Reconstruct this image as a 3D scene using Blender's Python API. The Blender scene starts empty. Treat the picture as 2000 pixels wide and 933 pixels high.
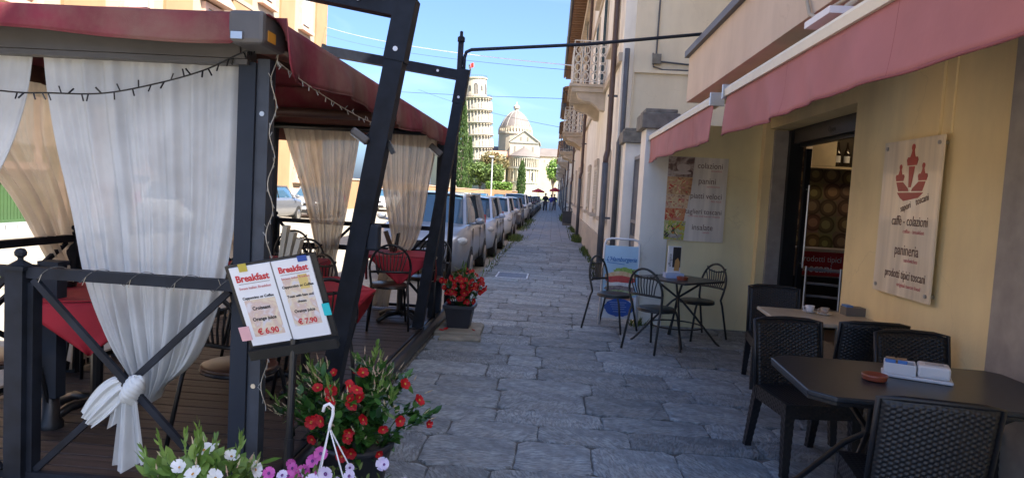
import bpy, bmesh, math, random
from mathutils import Vector, Matrix, Euler
random.seed(7)
PI = math.pi
SC = bpy.context.scene
COL = SC.collection
R = math.radians

# ------------------------------------------------------------ camera
cam_d = bpy.data.cameras.new('camera')
cam = bpy.data.objects.new('camera', cam_d)
COL.objects.link(cam)
cam_d.sensor_fit = 'HORIZONTAL'
cam_d.sensor_width = 36.0
cam_d.lens = 36.0 * 1350 / 2000
cam_d.clip_start = 0.05
cam_d.clip_end = 3000
# rows: the street's right, forward and up directions as the camera sees them
axes = Matrix(((0.9966392262, -0.0604550184, 0.0552760660), (0.0590403452, 0.0623613646, -0.9963058255), (0.0567845961, 0.9962209850, 0.0657210674)))
cam.matrix_world = Matrix.Translation((0, 0, 1.6)) @ axes.to_4x4()
SC.camera = cam

# ------------------------------------------------------------ light
SUN_E, SX, SY = R(50), 0.8, -0.6
az = math.atan2(SX, SY)
sdir = Vector((math.cos(SUN_E) * SX, math.cos(SUN_E) * SY, math.sin(SUN_E))).normalized()
sl = bpy.data.lights.new('sun', 'SUN')
sl.energy = 5.0
sl.angle = R(0.5)
sl.color = (1.0, 0.93, 0.82)
so = bpy.data.objects.new('sun', sl)
COL.objects.link(so)
so.rotation_euler = sdir.to_track_quat('Z', 'Y').to_euler()
W = bpy.data.worlds.new('World')
SC.world = W
W.use_nodes = True
wn = W.node_tree.nodes
wl = W.node_tree.links
for n in list(wn):
    wn.remove(n)
wo = wn.new('ShaderNodeOutputWorld')
bg = wn.new('ShaderNodeBackground')
sky = wn.new('ShaderNodeTexSky')
sky.sky_type = 'NISHITA'
sky.sun_disc = False
sky.sun_elevation = SUN_E
sky.sun_rotation = az
sky.air_density = 0.7
sky.dust_density = 3.0
sky.ozone_density = 8.0
wtc = wn.new('ShaderNodeTexCoord')
wmp = wn.new('ShaderNodeMapping')
wmp.inputs['Scale'].default_value = (1.2, 1.2, 5.0)
wmp.inputs['Rotation'].default_value = (0.25, 0.3, 0.4)
wno = wn.new('ShaderNodeTexNoise')
wno.inputs['Scale'].default_value = 2.6
wno.inputs['Detail'].default_value = 7
wno.inputs['Distortion'].default_value = 0.8
wrp = wn.new('ShaderNodeMapRange')
wrp.inputs['From Min'].default_value = 0.5
wrp.inputs['From Max'].default_value = 0.78
wrp.inputs['To Max'].default_value = 0.12
wmx = wn.new('ShaderNodeMixRGB')
wmx.inputs['Color2'].default_value = (7.5, 8.0, 8.6, 1)
wl.new(wtc.outputs['Generated'], wmp.inputs['Vector'])
wl.new(wmp.outputs['Vector'], wno.inputs['Vector'])
wl.new(wno.outputs['Fac'], wrp.inputs['Value'])
wl.new(wrp.outputs['Result'], wmx.inputs['Fac'])
wl.new(sky.outputs['Color'], wmx.inputs['Color1'])
wl.new(wmx.outputs['Color'], bg.inputs['Color'])
bg.inputs['Strength'].default_value = 0.107
wl.new(bg.outputs['Background'], wo.inputs['Surface'])
SC.view_settings.view_transform = 'Standard'
SC.view_settings.look = 'None'
SC.view_settings.exposure = 1.98
SC.view_settings.gamma = 1.0
SC.cycles.use_denoising = True
SC.cycles.max_bounces = 8
SC.cycles.transparent_max_bounces = 16
SC.cycles.caustics_reflective = False
SC.cycles.caustics_refractive = False

# ------------------------------------------------------------ mesh helpers
class MB:
    def __init__(s):
        s.v, s.f = [], []
    def add(s, vs, fs):
        o = len(s.v)
        s.v += [tuple(p) for p in vs]
        s.f += [tuple(i + o for i in f) for f in fs]
        return s
    def box(s, c, d, rz=0.0, M=None):
        x, y, z = d[0] / 2, d[1] / 2, d[2] / 2
        vs = [Vector((a * x, b * y, e * z)) for e in (-1, 1) for b in (-1, 1) for a in (-1, 1)]
        if M is None:
            M = Matrix.Rotation(rz, 3, 'Z') if rz else Matrix.Identity(3)
        vs = [M @ p + Vector(c) for p in vs]
        return s.add(vs, [(0, 2, 3, 1), (4, 5, 7, 6), (0, 1, 5, 4), (2, 6, 7, 3), (0, 4, 6, 2), (1, 3, 7, 5)])
    def b2(s, x0, x1, y0, y1, z0, z1):
        return s.box(((x0 + x1) / 2, (y0 + y1) / 2, (z0 + z1) / 2), (abs(x1 - x0), abs(y1 - y0), abs(z1 - z0)))
    def bev(s, c, d, b=0.01, rz=0.0, j=0.0, rnd=None):
        # box with a chamfered top and vertical edges (a stone, a plank)
        x, y, z = d[0] / 2, d[1] / 2, d[2] / 2
        rj = (lambda: (rnd.random() - .5) * 2 * j) if rnd else (lambda: 0)
        M = Matrix.Rotation(rz, 3, 'Z')
        base = [(-x, -y), (x, -y), (x, y), (-x, y)]
        out = []
        for (px, py), (nx, ny) in zip(base, [(1, 1), (-1, 1), (-1, -1), (1, -1)]):
            jx, jy = rj(), rj()
            k = b * 1.6
            pts = [(px + nx * k, py), (px, py + ny * k)]
            if (px > 0) == (py > 0):
                pts = pts[::-1]
            out += [(p[0] + jx, p[1] + jy) for p in pts]
        # order ccw
        out.sort(key=lambda p: math.atan2(p[1] / y, p[0] / x))
        n = len(out)
        vs = [Vector((p[0], p[1], -z)) for p in out] + [Vector((p[0], p[1], z - b)) for p in out]
        vs += [Vector((p[0] * (1 - b / x), p[1] * (1 - b / y), z + rj() * .25)) for p in out]
        vs = [M @ p + Vector(c) for p in vs]
        fs = []
        for L in (0, n):
            fs += [(L + i, L + (i + 1) % n, L + n + (i + 1) % n, L + n + i) for i in range(n)]
        fs.append(tuple(range(2 * n, 3 * n)))
        return s.add(vs, fs)
    def tube(s, pts, r, n=6, cap=True, closed=False, r2=None):
        pts = [Vector(p) for p in pts]
        m = len(pts)
        rings = []
        prev = None
        for i, p in enumerate(pts):
            if closed:
                t = pts[(i + 1) % m] - pts[i - 1]
            else:
                t = pts[min(i + 1, m - 1)] - pts[max(i - 1, 0)]
            t.normalize()
            if prev is None:
                a = Vector((0, 0, 1)) if abs(t.z) < .9 else Vector((1, 0, 0))
                u = t.cross(a).normalized()
            else:
                u = (prev - t * prev.dot(t))
                u = u.normalized() if u.length > 1e-6 else t.orthogonal().normalized()
            prev = u
            w = t.cross(u)
            rr = r if r2 is None else r + (r2 - r) * i / max(1, m - 1)
            rings.append([p + (u * math.cos(2 * PI * k / n) + w * math.sin(2 * PI * k / n)) * rr for k in range(n)])
        vs = [q for g in rings for q in g]
        fs = []
        for i in range(m if closed else m - 1):
            a, b = i * n, ((i + 1) % m) * n
            fs += [(a + k, a + (k + 1) % n, b + (k + 1) % n, b + k) for k in range(n)]
        if cap and not closed:
            fs += [tuple(range(n - 1, -1, -1)), tuple(range((m - 1) * n, m * n))]
        return s.add(vs, fs)
    def bar(s, a, b, w, h=None, up=(0, 0, 1)):
        h = h or w
        a, b = Vector(a), Vector(b)
        t = (b - a)
        L = t.length
        t.normalize()
        u = t.cross(Vector(up))
        if u.length < 1e-4:
            u = t.cross(Vector((1, 0, 0)))
        u.normalize()
        v = u.cross(t)
        M = Matrix((u, t, v)).transposed()
        return s.box((a + b) / 2, (w, L, h), M=M)
    def lathe(s, prof, n=16, c=(0, 0, 0), sx=1, sy=1, a0=0, a1=2 * PI):
        full = abs(a1 - a0 - 2 * PI) < 1e-6
        k = n if full else n + 1
        vs, fs = [], []
        for r, z in prof:
            for i in range(k):
                a = a0 + (a1 - a0) * i / n
                vs.append((c[0] + r * sx * math.cos(a), c[1] + r * sy * math.sin(a), c[2] + z))
        for j in range(len(prof) - 1):
            for i in range(n):
                i2 = (i + 1) % k
                fs.append((j * k + i, j * k + i2, (j + 1) * k + i2, (j + 1) * k + i))
        return s.add(vs, fs)
    def prism(s, poly, h0, h1, axis='z'):
        n = len(poly)
        def m(p, h):
            return {'z': (p[0], p[1], h), 'y': (p[0], h, p[1]), 'x': (h, p[0], p[1])}[axis]
        vs = [m(p, h0) for p in poly] + [m(p, h1) for p in poly]
        fs = [tuple(range(n - 1, -1, -1)), tuple(range(n, 2 * n))]
        fs += [(i, (i + 1) % n, n + (i + 1) % n, n + i) for i in range(n)]
        return s.add(vs, fs)
    def ball(s, c, r, n=10, m=6, sc=(1, 1, 1)):
        prof = [(max(1e-4, math.sin(PI * j / m)) * r, -math.cos(PI * j / m) * r * sc[2]) for j in range(m + 1)]
        return s.lathe(prof, n, c, sc[0], sc[1])
    def grid(s, fn, nu, nv):
        vs = [fn(i / nu, j / nv) for j in range(nv + 1) for i in range(nu + 1)]
        k = nu + 1
        return s.add(vs, [(j * k + i, j * k + i + 1, (j + 1) * k + i + 1, (j + 1) * k + i) for j in range(nv) for i in range(nu)])
    def mesh(s, name, smooth=False, off=None, fix=True):
        me = bpy.data.meshes.new(name)
        vs = s.v if off is None else [(p[0] - off[0], p[1] - off[1], p[2] - off[2]) for p in s.v]
        me.from_pydata(vs, [], s.f)
        if fix:
            bm = bmesh.new()
            bm.from_mesh(me)
            bmesh.ops.recalc_face_normals(bm, faces=bm.faces)
            bm.to_mesh(me)
            bm.free()
        if smooth:
            me.polygons.foreach_set('use_smooth', [True] * len(me.polygons))
        me.update()
        return me

def wpos(o):
    p = Vector((0, 0, 0))
    while o is not None:
        p += o.location
        o = o.parent
    return p
def put(name, mb, mat, parent=None, smooth=False, auto=None, fix=True, world=True, label=None):
    """one mesh object; coordinates are world ones and get shifted to the parent's base when world is True"""
    off = wpos(parent) if (parent is not None and world) else None
    me = mb.mesh(name, smooth, off, fix) if isinstance(mb, MB) else mb
    if mat is not None and not me.materials:
        me.materials.append(mat)
    o = bpy.data.objects.new(name, me)
    COL.objects.link(o)
    if parent is not None:
        o.parent = parent
    if auto:
        bmod(o, auto)
    if label:
        o['label'] = label
    return o
def loc(name, mb, mat, parent, **k):
    return put(name, mb, mat, parent, world=False, **k)
def bmod(o, w, seg=2):
    b = o.modifiers.new('bevel', 'BEVEL')
    b.width = w
    b.segments = seg
    b.limit_method = 'ANGLE'
    b.angle_limit = R(40)
def tag(o, label=None, cat=None, group=None, kind=None):
    if label: o['label'] = label
    if cat: o['category'] = cat
    if group: o['group'] = group
    if kind: o['kind'] = kind
    return o
def thing(name, label, cat, at=(0, 0, 0), rz=0.0, group=None):
    o = bpy.data.objects.new(name, None)
    o.empty_display_size = .1
    COL.objects.link(o)
    o.location = at
    o.rotation_euler = (0, 0, rz)
    return tag(o, label, cat, group)
def dup(root, at, rz, label=None, group=None, sc=None):
    def cp(o, par):
        c = o.copy()
        COL.objects.link(c)
        if par is not None:
            c.parent = par
        for ch in o.children:
            cp(ch, c)
        return c
    r = cp(root, None)
    r.location = at
    r.rotation_euler = (0, 0, rz)
    if sc: r.scale = sc
    return tag(r, label, None, group)
def piece(name, me, parent, at=(0, 0, 0), rot=(0, 0, 0), sc=None, mat=None):
    o = bpy.data.objects.new(name, me)
    COL.objects.link(o)
    o.parent = parent
    o.location = at
    o.rotation_euler = rot
    if sc: o.scale = sc
    return o
def struct(name, mb, mat, smooth=False, kind='structure'):
    return tag(put(name, mb, mat, None, smooth), kind=kind)
def text(body, size, mat, parent, at, rot, align='CENTER', shear=0.0, bold=0.0, sx=1.0, name='lettering', world=True):
    c = bpy.data.curves.new(name, 'FONT')
    c.body = body
    c.size = size
    c.align_x = align
    c.align_y = 'CENTER'
    c.extrude = 0.0006
    c.shear = shear
    c.offset = bold
    c.resolution_u = 3
    c.materials.append(mat)
    tmp = bpy.data.objects.new('tmp', c)
    me = bpy.data.meshes.new_from_object(tmp)
    bpy.data.objects.remove(tmp)
    me.name = name
    o = bpy.data.objects.new(name, me)
    COL.objects.link(o)
    o.parent = parent
    o.location = Vector(at) - (wpos(parent) if world else Vector((0, 0, 0)))
    o.rotation_euler = rot
    o.scale = (sx, 1, 1)
    return o

# ------------------------------------------------------------ materials
def nodes(name):
    m = bpy.data.materials.new(name)
    m.use_nodes = True
    t = m.node_tree
    return m, t.nodes, t.links, t.nodes['Principled BSDF']
def mat(name, col, rough=.6, metal=0.0, var=.12, scale=6.0, bump=0.0, bscale=40.0, dirt=0.0, dcol=(.08, .07, .06), coat=0.0, obj_var=0.0, spec=None, stretch=None, streak=0.0):
    m, n, l, b = nodes(name)
    b.inputs['Roughness'].default_value = rough
    b.inputs['Metallic'].default_value = metal
    if coat: b.inputs['Coat Weight'].default_value = coat
    if spec is not None: b.inputs['Specular IOR Level'].default_value = spec
    tc = n.new('ShaderNodeTexCoord')
    vec = tc.outputs['Object']
    if stretch:
        mp = n.new('ShaderNodeMapping')
        mp.inputs['Scale'].default_value = stretch
        l.new(vec, mp.inputs['Vector'])
        vec = mp.outputs['Vector']
    no = n.new('ShaderNodeTexNoise')
    no.inputs['Scale'].default_value = scale
    no.inputs['Detail'].default_value = 6
    l.new(vec, no.inputs['Vector'])
    mr = n.new('ShaderNodeMapRange')
    mr.inputs['From Min'].default_value = .3
    mr.inputs['From Max'].default_value = .7
    mr.inputs['To Min'].default_value = 1 - var
    mr.inputs['To Max'].default_value = 1 + var
    l.new(no.outputs['Fac'], mr.inputs['Value'])
    val = mr.outputs['Result']
    if obj_var:
        oi = n.new('ShaderNodeObjectInfo')
        m2 = n.new('ShaderNodeMapRange')
        m2.inputs['To Min'].default_value = 1 - obj_var
        m2.inputs['To Max'].default_value = 1 + obj_var
        l.new(oi.outputs['Random'], m2.inputs['Value'])
        mm = n.new('ShaderNodeMath')
        mm.operation = 'MULTIPLY'
        l.new(val, mm.inputs[0])
        l.new(m2.outputs['Result'], mm.inputs[1])
        val = mm.outputs['Value']
    mx = n.new('ShaderNodeVectorMath')
    mx.operation = 'SCALE'
    mx.inputs[0].default_value = col[:3]
    l.new(val, mx.inputs['Scale'])
    out = mx.outputs['Vector']
    if dirt:
        nd = n.new('ShaderNodeTexNoise')
        nd.inputs['Scale'].default_value = scale * .35
        nd.inputs['Detail'].default_value = 9
        nd.inputs['Roughness'].default_value = .65
        l.new(tc.outputs['Object'], nd.inputs['Vector'])
        rd = n.new('ShaderNodeMapRange')
        rd.inputs['From Min'].default_value = .5 if dirt < .8 else .40
        rd.inputs['From Max'].default_value = .8 if dirt < .8 else .66
        rd.inputs['To Max'].default_value = dirt
        l.new(nd.outputs['Fac'], rd.inputs['Value'])
        md = n.new('ShaderNodeMixRGB')
        md.inputs['Color2'].default_value = (*dcol, 1)
        l.new(rd.outputs['Result'], md.inputs['Fac'])
        l.new(out, md.inputs['Color1'])
        out = md.outputs['Color']
    if streak:
        mp2 = n.new('ShaderNodeMapping')
        mp2.inputs['Scale'].default_value = (2.2, 2.2, .5)
        l.new(tc.outputs['Object'], mp2.inputs['Vector'])
        ns = n.new('ShaderNodeTexNoise')
        ns.inputs['Scale'].default_value = 1.3
        ns.inputs['Detail'].default_value = 8
        ns.inputs['Roughness'].default_value = .62
        l.new(mp2.outputs['Vector'], ns.inputs['Vector'])
        rs_ = n.new('ShaderNodeMapRange')
        rs_.inputs['From Min'].default_value = .45
        rs_.inputs['From Max'].default_value = .78
        rs_.inputs['To Max'].default_value = streak
        l.new(ns.outputs['Fac'], rs_.inputs['Value'])
        # fine cracks
        vo = n.new('ShaderNodeTexVoronoi')
        vo.feature = 'DISTANCE_TO_EDGE'
        vo.inputs['Scale'].default_value = .7
        nw = n.new('ShaderNodeTexNoise'); nw.inputs['Scale'].default_value = 3; nw.inputs['Detail'].default_value = 6
        l.new(tc.outputs['Object'], nw.inputs['Vector'])
        av = n.new('ShaderNodeMixRGB'); av.inputs['Fac'].default_value = .35
        l.new(tc.outputs['Object'], av.inputs['Color1']); l.new(nw.outputs['Color'], av.inputs['Color2'])
        l.new(av.outputs['Color'], vo.inputs['Vector'])
        rc = n.new('ShaderNodeMapRange')
        rc.inputs['From Min'].default_value = 0.0
        rc.inputs['From Max'].default_value = .004
        rc.inputs['To Min'].default_value = streak * .9
        rc.inputs['To Max'].default_value = 0
        l.new(vo.outputs['Distance'], rc.inputs['Value'])
        mm_ = n.new('ShaderNodeMath'); mm_.operation = 'MAXIMUM'
        l.new(rs_.outputs['Result'], mm_.inputs[0]); l.new(rc.outputs['Result'], mm_.inputs[1])
        mk = n.new('ShaderNodeMixRGB')
        mk.inputs['Color2'].default_value = (col[0] * .55, col[1] * .52, col[2] * .5, 1)
        l.new(mm_.outputs[0], mk.inputs['Fac'])
        l.new(out, mk.inputs['Color1'])
        out = mk.outputs['Color']
    l.new(out, b.inputs['Base Color'])
    if bump:
        nb = n.new('ShaderNodeTexNoise')
        nb.inputs['Scale'].default_value = bscale
        nb.inputs['Detail'].default_value = 5
        l.new(vec, nb.inputs['Vector'])
        bp = n.new('ShaderNodeBump')
        bp.inputs['Strength'].default_value = bump
        bp.inputs['Distance'].default_value = .01
        l.new(nb.outputs['Fac'], bp.inputs['Height'])
        l.new(bp.outputs['Normal'], b.inputs['Normal'])
    return m

def mat_stone():
    m, n, l, b = nodes('chiselled_grey_stone')
    tc = n.new('ShaderNodeTexCoord')
    oi = n.new('ShaderNodeObjectInfo')
    rot = n.new('ShaderNodeVectorRotate')
    rot.rotation_type = 'Z_AXIS'
    am = n.new('ShaderNodeMath'); am.operation = 'MULTIPLY'; am.inputs[1].default_value = 37.0
    l.new(oi.outputs['Random'], am.inputs[0])
    l.new(tc.outputs['Object'], rot.inputs['Vector'])
    l.new(am.outputs[0], rot.inputs['Angle'])
    mp = n.new('ShaderNodeMapping')
    mp.inputs['Scale'].default_value = (16, 62, 16)
    l.new(rot.outputs['Vector'], mp.inputs['Vector'])
    wv = n.new('ShaderNodeTexNoise')
    wv.inputs['Scale'].default_value = 1.0
    wv.inputs['Detail'].default_value = 2
    wv.inputs['Distortion'].default_value = .6
    l.new(mp.outputs['Vector'], wv.inputs['Vector'])
    n1 = n.new('ShaderNodeTexNoise'); n1.inputs['Scale'].default_value = 9; n1.inputs['Detail'].default_value = 8; n1.inputs['Roughness'].default_value = .65
    l.new(tc.outputs['Object'], n1.inputs['Vector'])
    n2 = n.new('ShaderNodeTexNoise'); n2.inputs['Scale'].default_value = 2.3; n2.inputs['Detail'].default_value = 5
    l.new(tc.outputs['Object'], n2.inputs['Vector'])
    sel = n.new('ShaderNodeMapRange'); sel.inputs['From Min'].default_value = .36; sel.inputs['From Max'].default_value = .5
    l.new(n2.outputs['Fac'], sel.inputs['Value'])
    mu = n.new('ShaderNodeMath'); mu.operation = 'MULTIPLY'
    shp = n.new('ShaderNodeMapRange'); shp.inputs['From Min'].default_value = .40; shp.inputs['From Max'].default_value = .56
    l.new(wv.outputs['Fac'], shp.inputs['Value'])
    l.new(shp.outputs[0], mu.inputs[0]); l.new(sel.outputs[0], mu.inputs[1])
    ad = n.new('ShaderNodeMath'); ad.operation = 'MULTIPLY_ADD'; ad.inputs[1].default_value = 1.3
    l.new(n1.outputs['Fac'], ad.inputs[0]); l.new(mu.outputs[0], ad.inputs[2])
    bp = n.new('ShaderNodeBump'); bp.inputs['Strength'].default_value = .75; bp.inputs['Distance'].default_value = .011
    l.new(ad.outputs[0], bp.inputs['Height']); l.new(bp.outputs['Normal'], b.inputs['Normal'])
    cr = n.new('ShaderNodeMapRange'); cr.inputs['From Min'].default_value = .3; cr.inputs['From Max'].default_value = .75
    cr.inputs['To Min'].default_value = .55; cr.inputs['To Max'].default_value = 1.3
    l.new(n1.outputs['Fac'], cr.inputs['Value'])
    r2 = n.new('ShaderNodeMapRange'); r2.inputs['To Min'].default_value = .70; r2.inputs['To Max'].default_value = 1.28
    l.new(oi.outputs['Random'], r2.inputs['Value'])
    gr = n.new('ShaderNodeMath'); gr.operation = 'MULTIPLY_ADD'; gr.inputs[1].default_value = .45; gr.inputs[2].default_value = .72
    l.new(mu.outputs[0], gr.inputs[0])
    g2 = n.new('ShaderNodeMath'); g2.operation = 'MULTIPLY'
    l.new(cr.outputs[0], g2.inputs[0]); l.new(gr.outputs[0], g2.inputs[1])
    m2 = n.new('ShaderNodeMath'); m2.operation = 'MULTIPLY'
    l.new(g2.outputs[0], m2.inputs[0]); l.new(r2.outputs[0], m2.inputs[1])
    sc = n.new('ShaderNodeVectorMath'); sc.operation = 'SCALE'
    sc.inputs[0].default_value = (.27, .302, .322)
    l.new(m2.outputs[0], sc.inputs['Scale'])
    mx = n.new('ShaderNodeMixRGB'); mx.inputs['Color2'].default_value = (.33, .32, .29, 1)
    f2 = n.new('ShaderNodeMapRange'); f2.inputs['From Min'].default_value = .5; f2.inputs['From Max'].default_value = .75; f2.inputs['To Max'].default_value = .5
    l.new(n2.outputs['Fac'], f2.inputs['Value']); l.new(f2.outputs[0], mx.inputs['Fac'])
    l.new(sc.outputs[0], mx.inputs['Color1']); l.new(mx.outputs[0], b.inputs['Base Color'])
    b.inputs['Roughness'].default_value = .62
    return m
def mat_pave_far():
    m, n, l, b = nodes('far_paving_blocks')
    tc = n.new('ShaderNodeTexCoord')
    br = n.new('ShaderNodeTexBrick')
    br.inputs['Scale'].default_value = 1.0
    br.inputs['Brick Width'].default_value = .8
    br.inputs['Row Height'].default_value = .42
    br.inputs['Mortar Size'].default_value = .012
    br.inputs['Color1'].default_value = (.22, .235, .255, 1)
    br.inputs['Color2'].default_value = (.28, .29, .305, 1)
    br.inputs['Mortar'].default_value = (.05, .048, .042, 1)
    l.new(tc.outputs['Object'], br.inputs['Vector'])
    no = n.new('ShaderNodeTexNoise'); no.inputs['Scale'].default_value = 3; no.inputs['Detail'].default_value = 8
    l.new(tc.outputs['Object'], no.inputs['Vector'])
    mr = n.new('ShaderNodeMapRange'); mr.inputs['From Min'].default_value = .3; mr.inputs['From Max'].default_value = .7; mr.inputs['To Min'].default_value = .75; mr.inputs['To Max'].default_value = 1.25
    l.new(no.outputs['Fac'], mr.inputs['Value'])
    sc = n.new('ShaderNodeVectorMath'); sc.operation = 'SCALE'
    l.new(br.outputs['Color'], sc.inputs[0]); l.new(mr.outputs[0], sc.inputs['Scale'])
    l.new(sc.outputs[0], b.inputs['Base Color'])
    bp = n.new('ShaderNodeBump'); bp.inputs['Strength'].default_value = .5; bp.inputs['Distance'].default_value = .01
    l.new(no.outputs['Fac'], bp.inputs['Height']); l.new(bp.outputs['Normal'], b.inputs['Normal'])
    b.inputs['Roughness'].default_value = .7
    return m
def mat_cloth(name, col, trans=.3, see=.25, fold=.0):
    m = bpy.data.materials.new(name)
    m.use_nodes = True
    n, l = m.node_tree.nodes, m.node_tree.links
    for x in list(n): n.remove(x)
    o = n.new('ShaderNodeOutputMaterial')
    d = n.new('ShaderNodeBsdfDiffuse'); t = n.new('ShaderNodeBsdfTranslucent'); tr = n.new('ShaderNodeBsdfTransparent')
    tc = n.new('ShaderNodeTexCoord')
    no = n.new('ShaderNodeTexNoise'); no.inputs['Scale'].default_value = 5; no.inputs['Detail'].default_value = 6
    l.new(tc.outputs['Object'], no.inputs['Vector'])
    mr = n.new('ShaderNodeMapRange'); mr.inputs['From Min'].default_value = .3; mr.inputs['From Max'].default_value = .7; mr.inputs['To Min'].default_value = .86; mr.inputs['To Max'].default_value = 1.08
    l.new(no.outputs['Fac'], mr.inputs['Value'])
    sc = n.new('ShaderNodeVectorMath'); sc.operation = 'SCALE'; sc.inputs[0].default_value = col
    l.new(mr.outputs[0], sc.inputs['Scale'])
    l.new(sc.outputs[0], d.inputs['Color']); l.new(sc.outputs[0], t.inputs['Color'])
    nb = n.new('ShaderNodeTexNoise'); nb.inputs['Scale'].default_value = 260; nb.inputs['Detail'].default_value = 2
    l.new(tc.outputs['Object'], nb.inputs['Vector'])
    bp = n.new('ShaderNodeBump'); bp.inputs['Strength'].default_value = .15; bp.inputs['Distance'].default_value = .002
    l.new(nb.outputs['Fac'], bp.inputs['Height']); l.new(bp.outputs[0], d.inputs['Normal'])
    m1 = n.new('ShaderNodeMixShader'); m1.inputs['Fac'].default_value = trans
    l.new(d.outputs[0], m1.inputs[1]); l.new(t.outputs[0], m1.inputs[2])
    m2 = n.new('ShaderNodeMixShader'); m2.inputs['Fac'].default_value = see
    l.new(m1.outputs[0], m2.inputs[1]); l.new(tr.outputs[0], m2.inputs[2])
    l.new(m2.outputs[0], o.inputs['Surface'])
    return m
def mat_leaf(name, col, col2, rough=.45):
    m, n, l, b = nodes(name)
    g = n.new('ShaderNodeNewGeometry')
    mx = n.new('ShaderNodeMixRGB')
    mx.inputs['Color1'].default_value = (*col, 1); mx.inputs['Color2'].default_value = (*col2, 1)
    l.new(g.outputs['Random Per Island'], mx.inputs['Fac'])
    l.new(mx.outputs[0], b.inputs['Base Color'])
    b.inputs['Roughness'].default_value = rough
    b.inputs['Subsurface Weight'].default_value = 0.0
    t = n.new('ShaderNodeBsdfTranslucent')
    l.new(mx.outputs[0], t.inputs['Color'])
    ms = n.new('ShaderNodeMixShader'); ms.inputs['Fac'].default_value = .28
    o = n['Material Output']
    l.new(b.outputs[0], ms.inputs[1]); l.new(t.outputs[0], ms.inputs[2]); l.new(ms.outputs[0], o.inputs['Surface'])
    return m
def mat_glass(name, col=(.02, .03, .04), rough=.04, alpha=1.0):
    m, n, l, b = nodes(name)
    b.inputs['Base Color'].default_value = (*col, 1)
    b.inputs['Roughness'].default_value = rough
    b.inputs['Specular IOR Level'].default_value = .8
    b.inputs['Alpha'].default_value = alpha
    return m
def mat_wood_print(name, c1=(.62, .58, .53), c2=(.45, .41, .37), axis=(14, 14, 1.2), rough=.3, coat=0.0):
    m = mat(name, c1, rough, var=.22, scale=1.0, coat=coat, stretch=axis)
    return m
def mat_wicker():
    m, n, l, b = nodes('woven_black_resin')
    b.inputs['Base Color'].default_value = (.012, .012, .014, 1)
    b.inputs['Roughness'].default_value = .42
    return m
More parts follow.
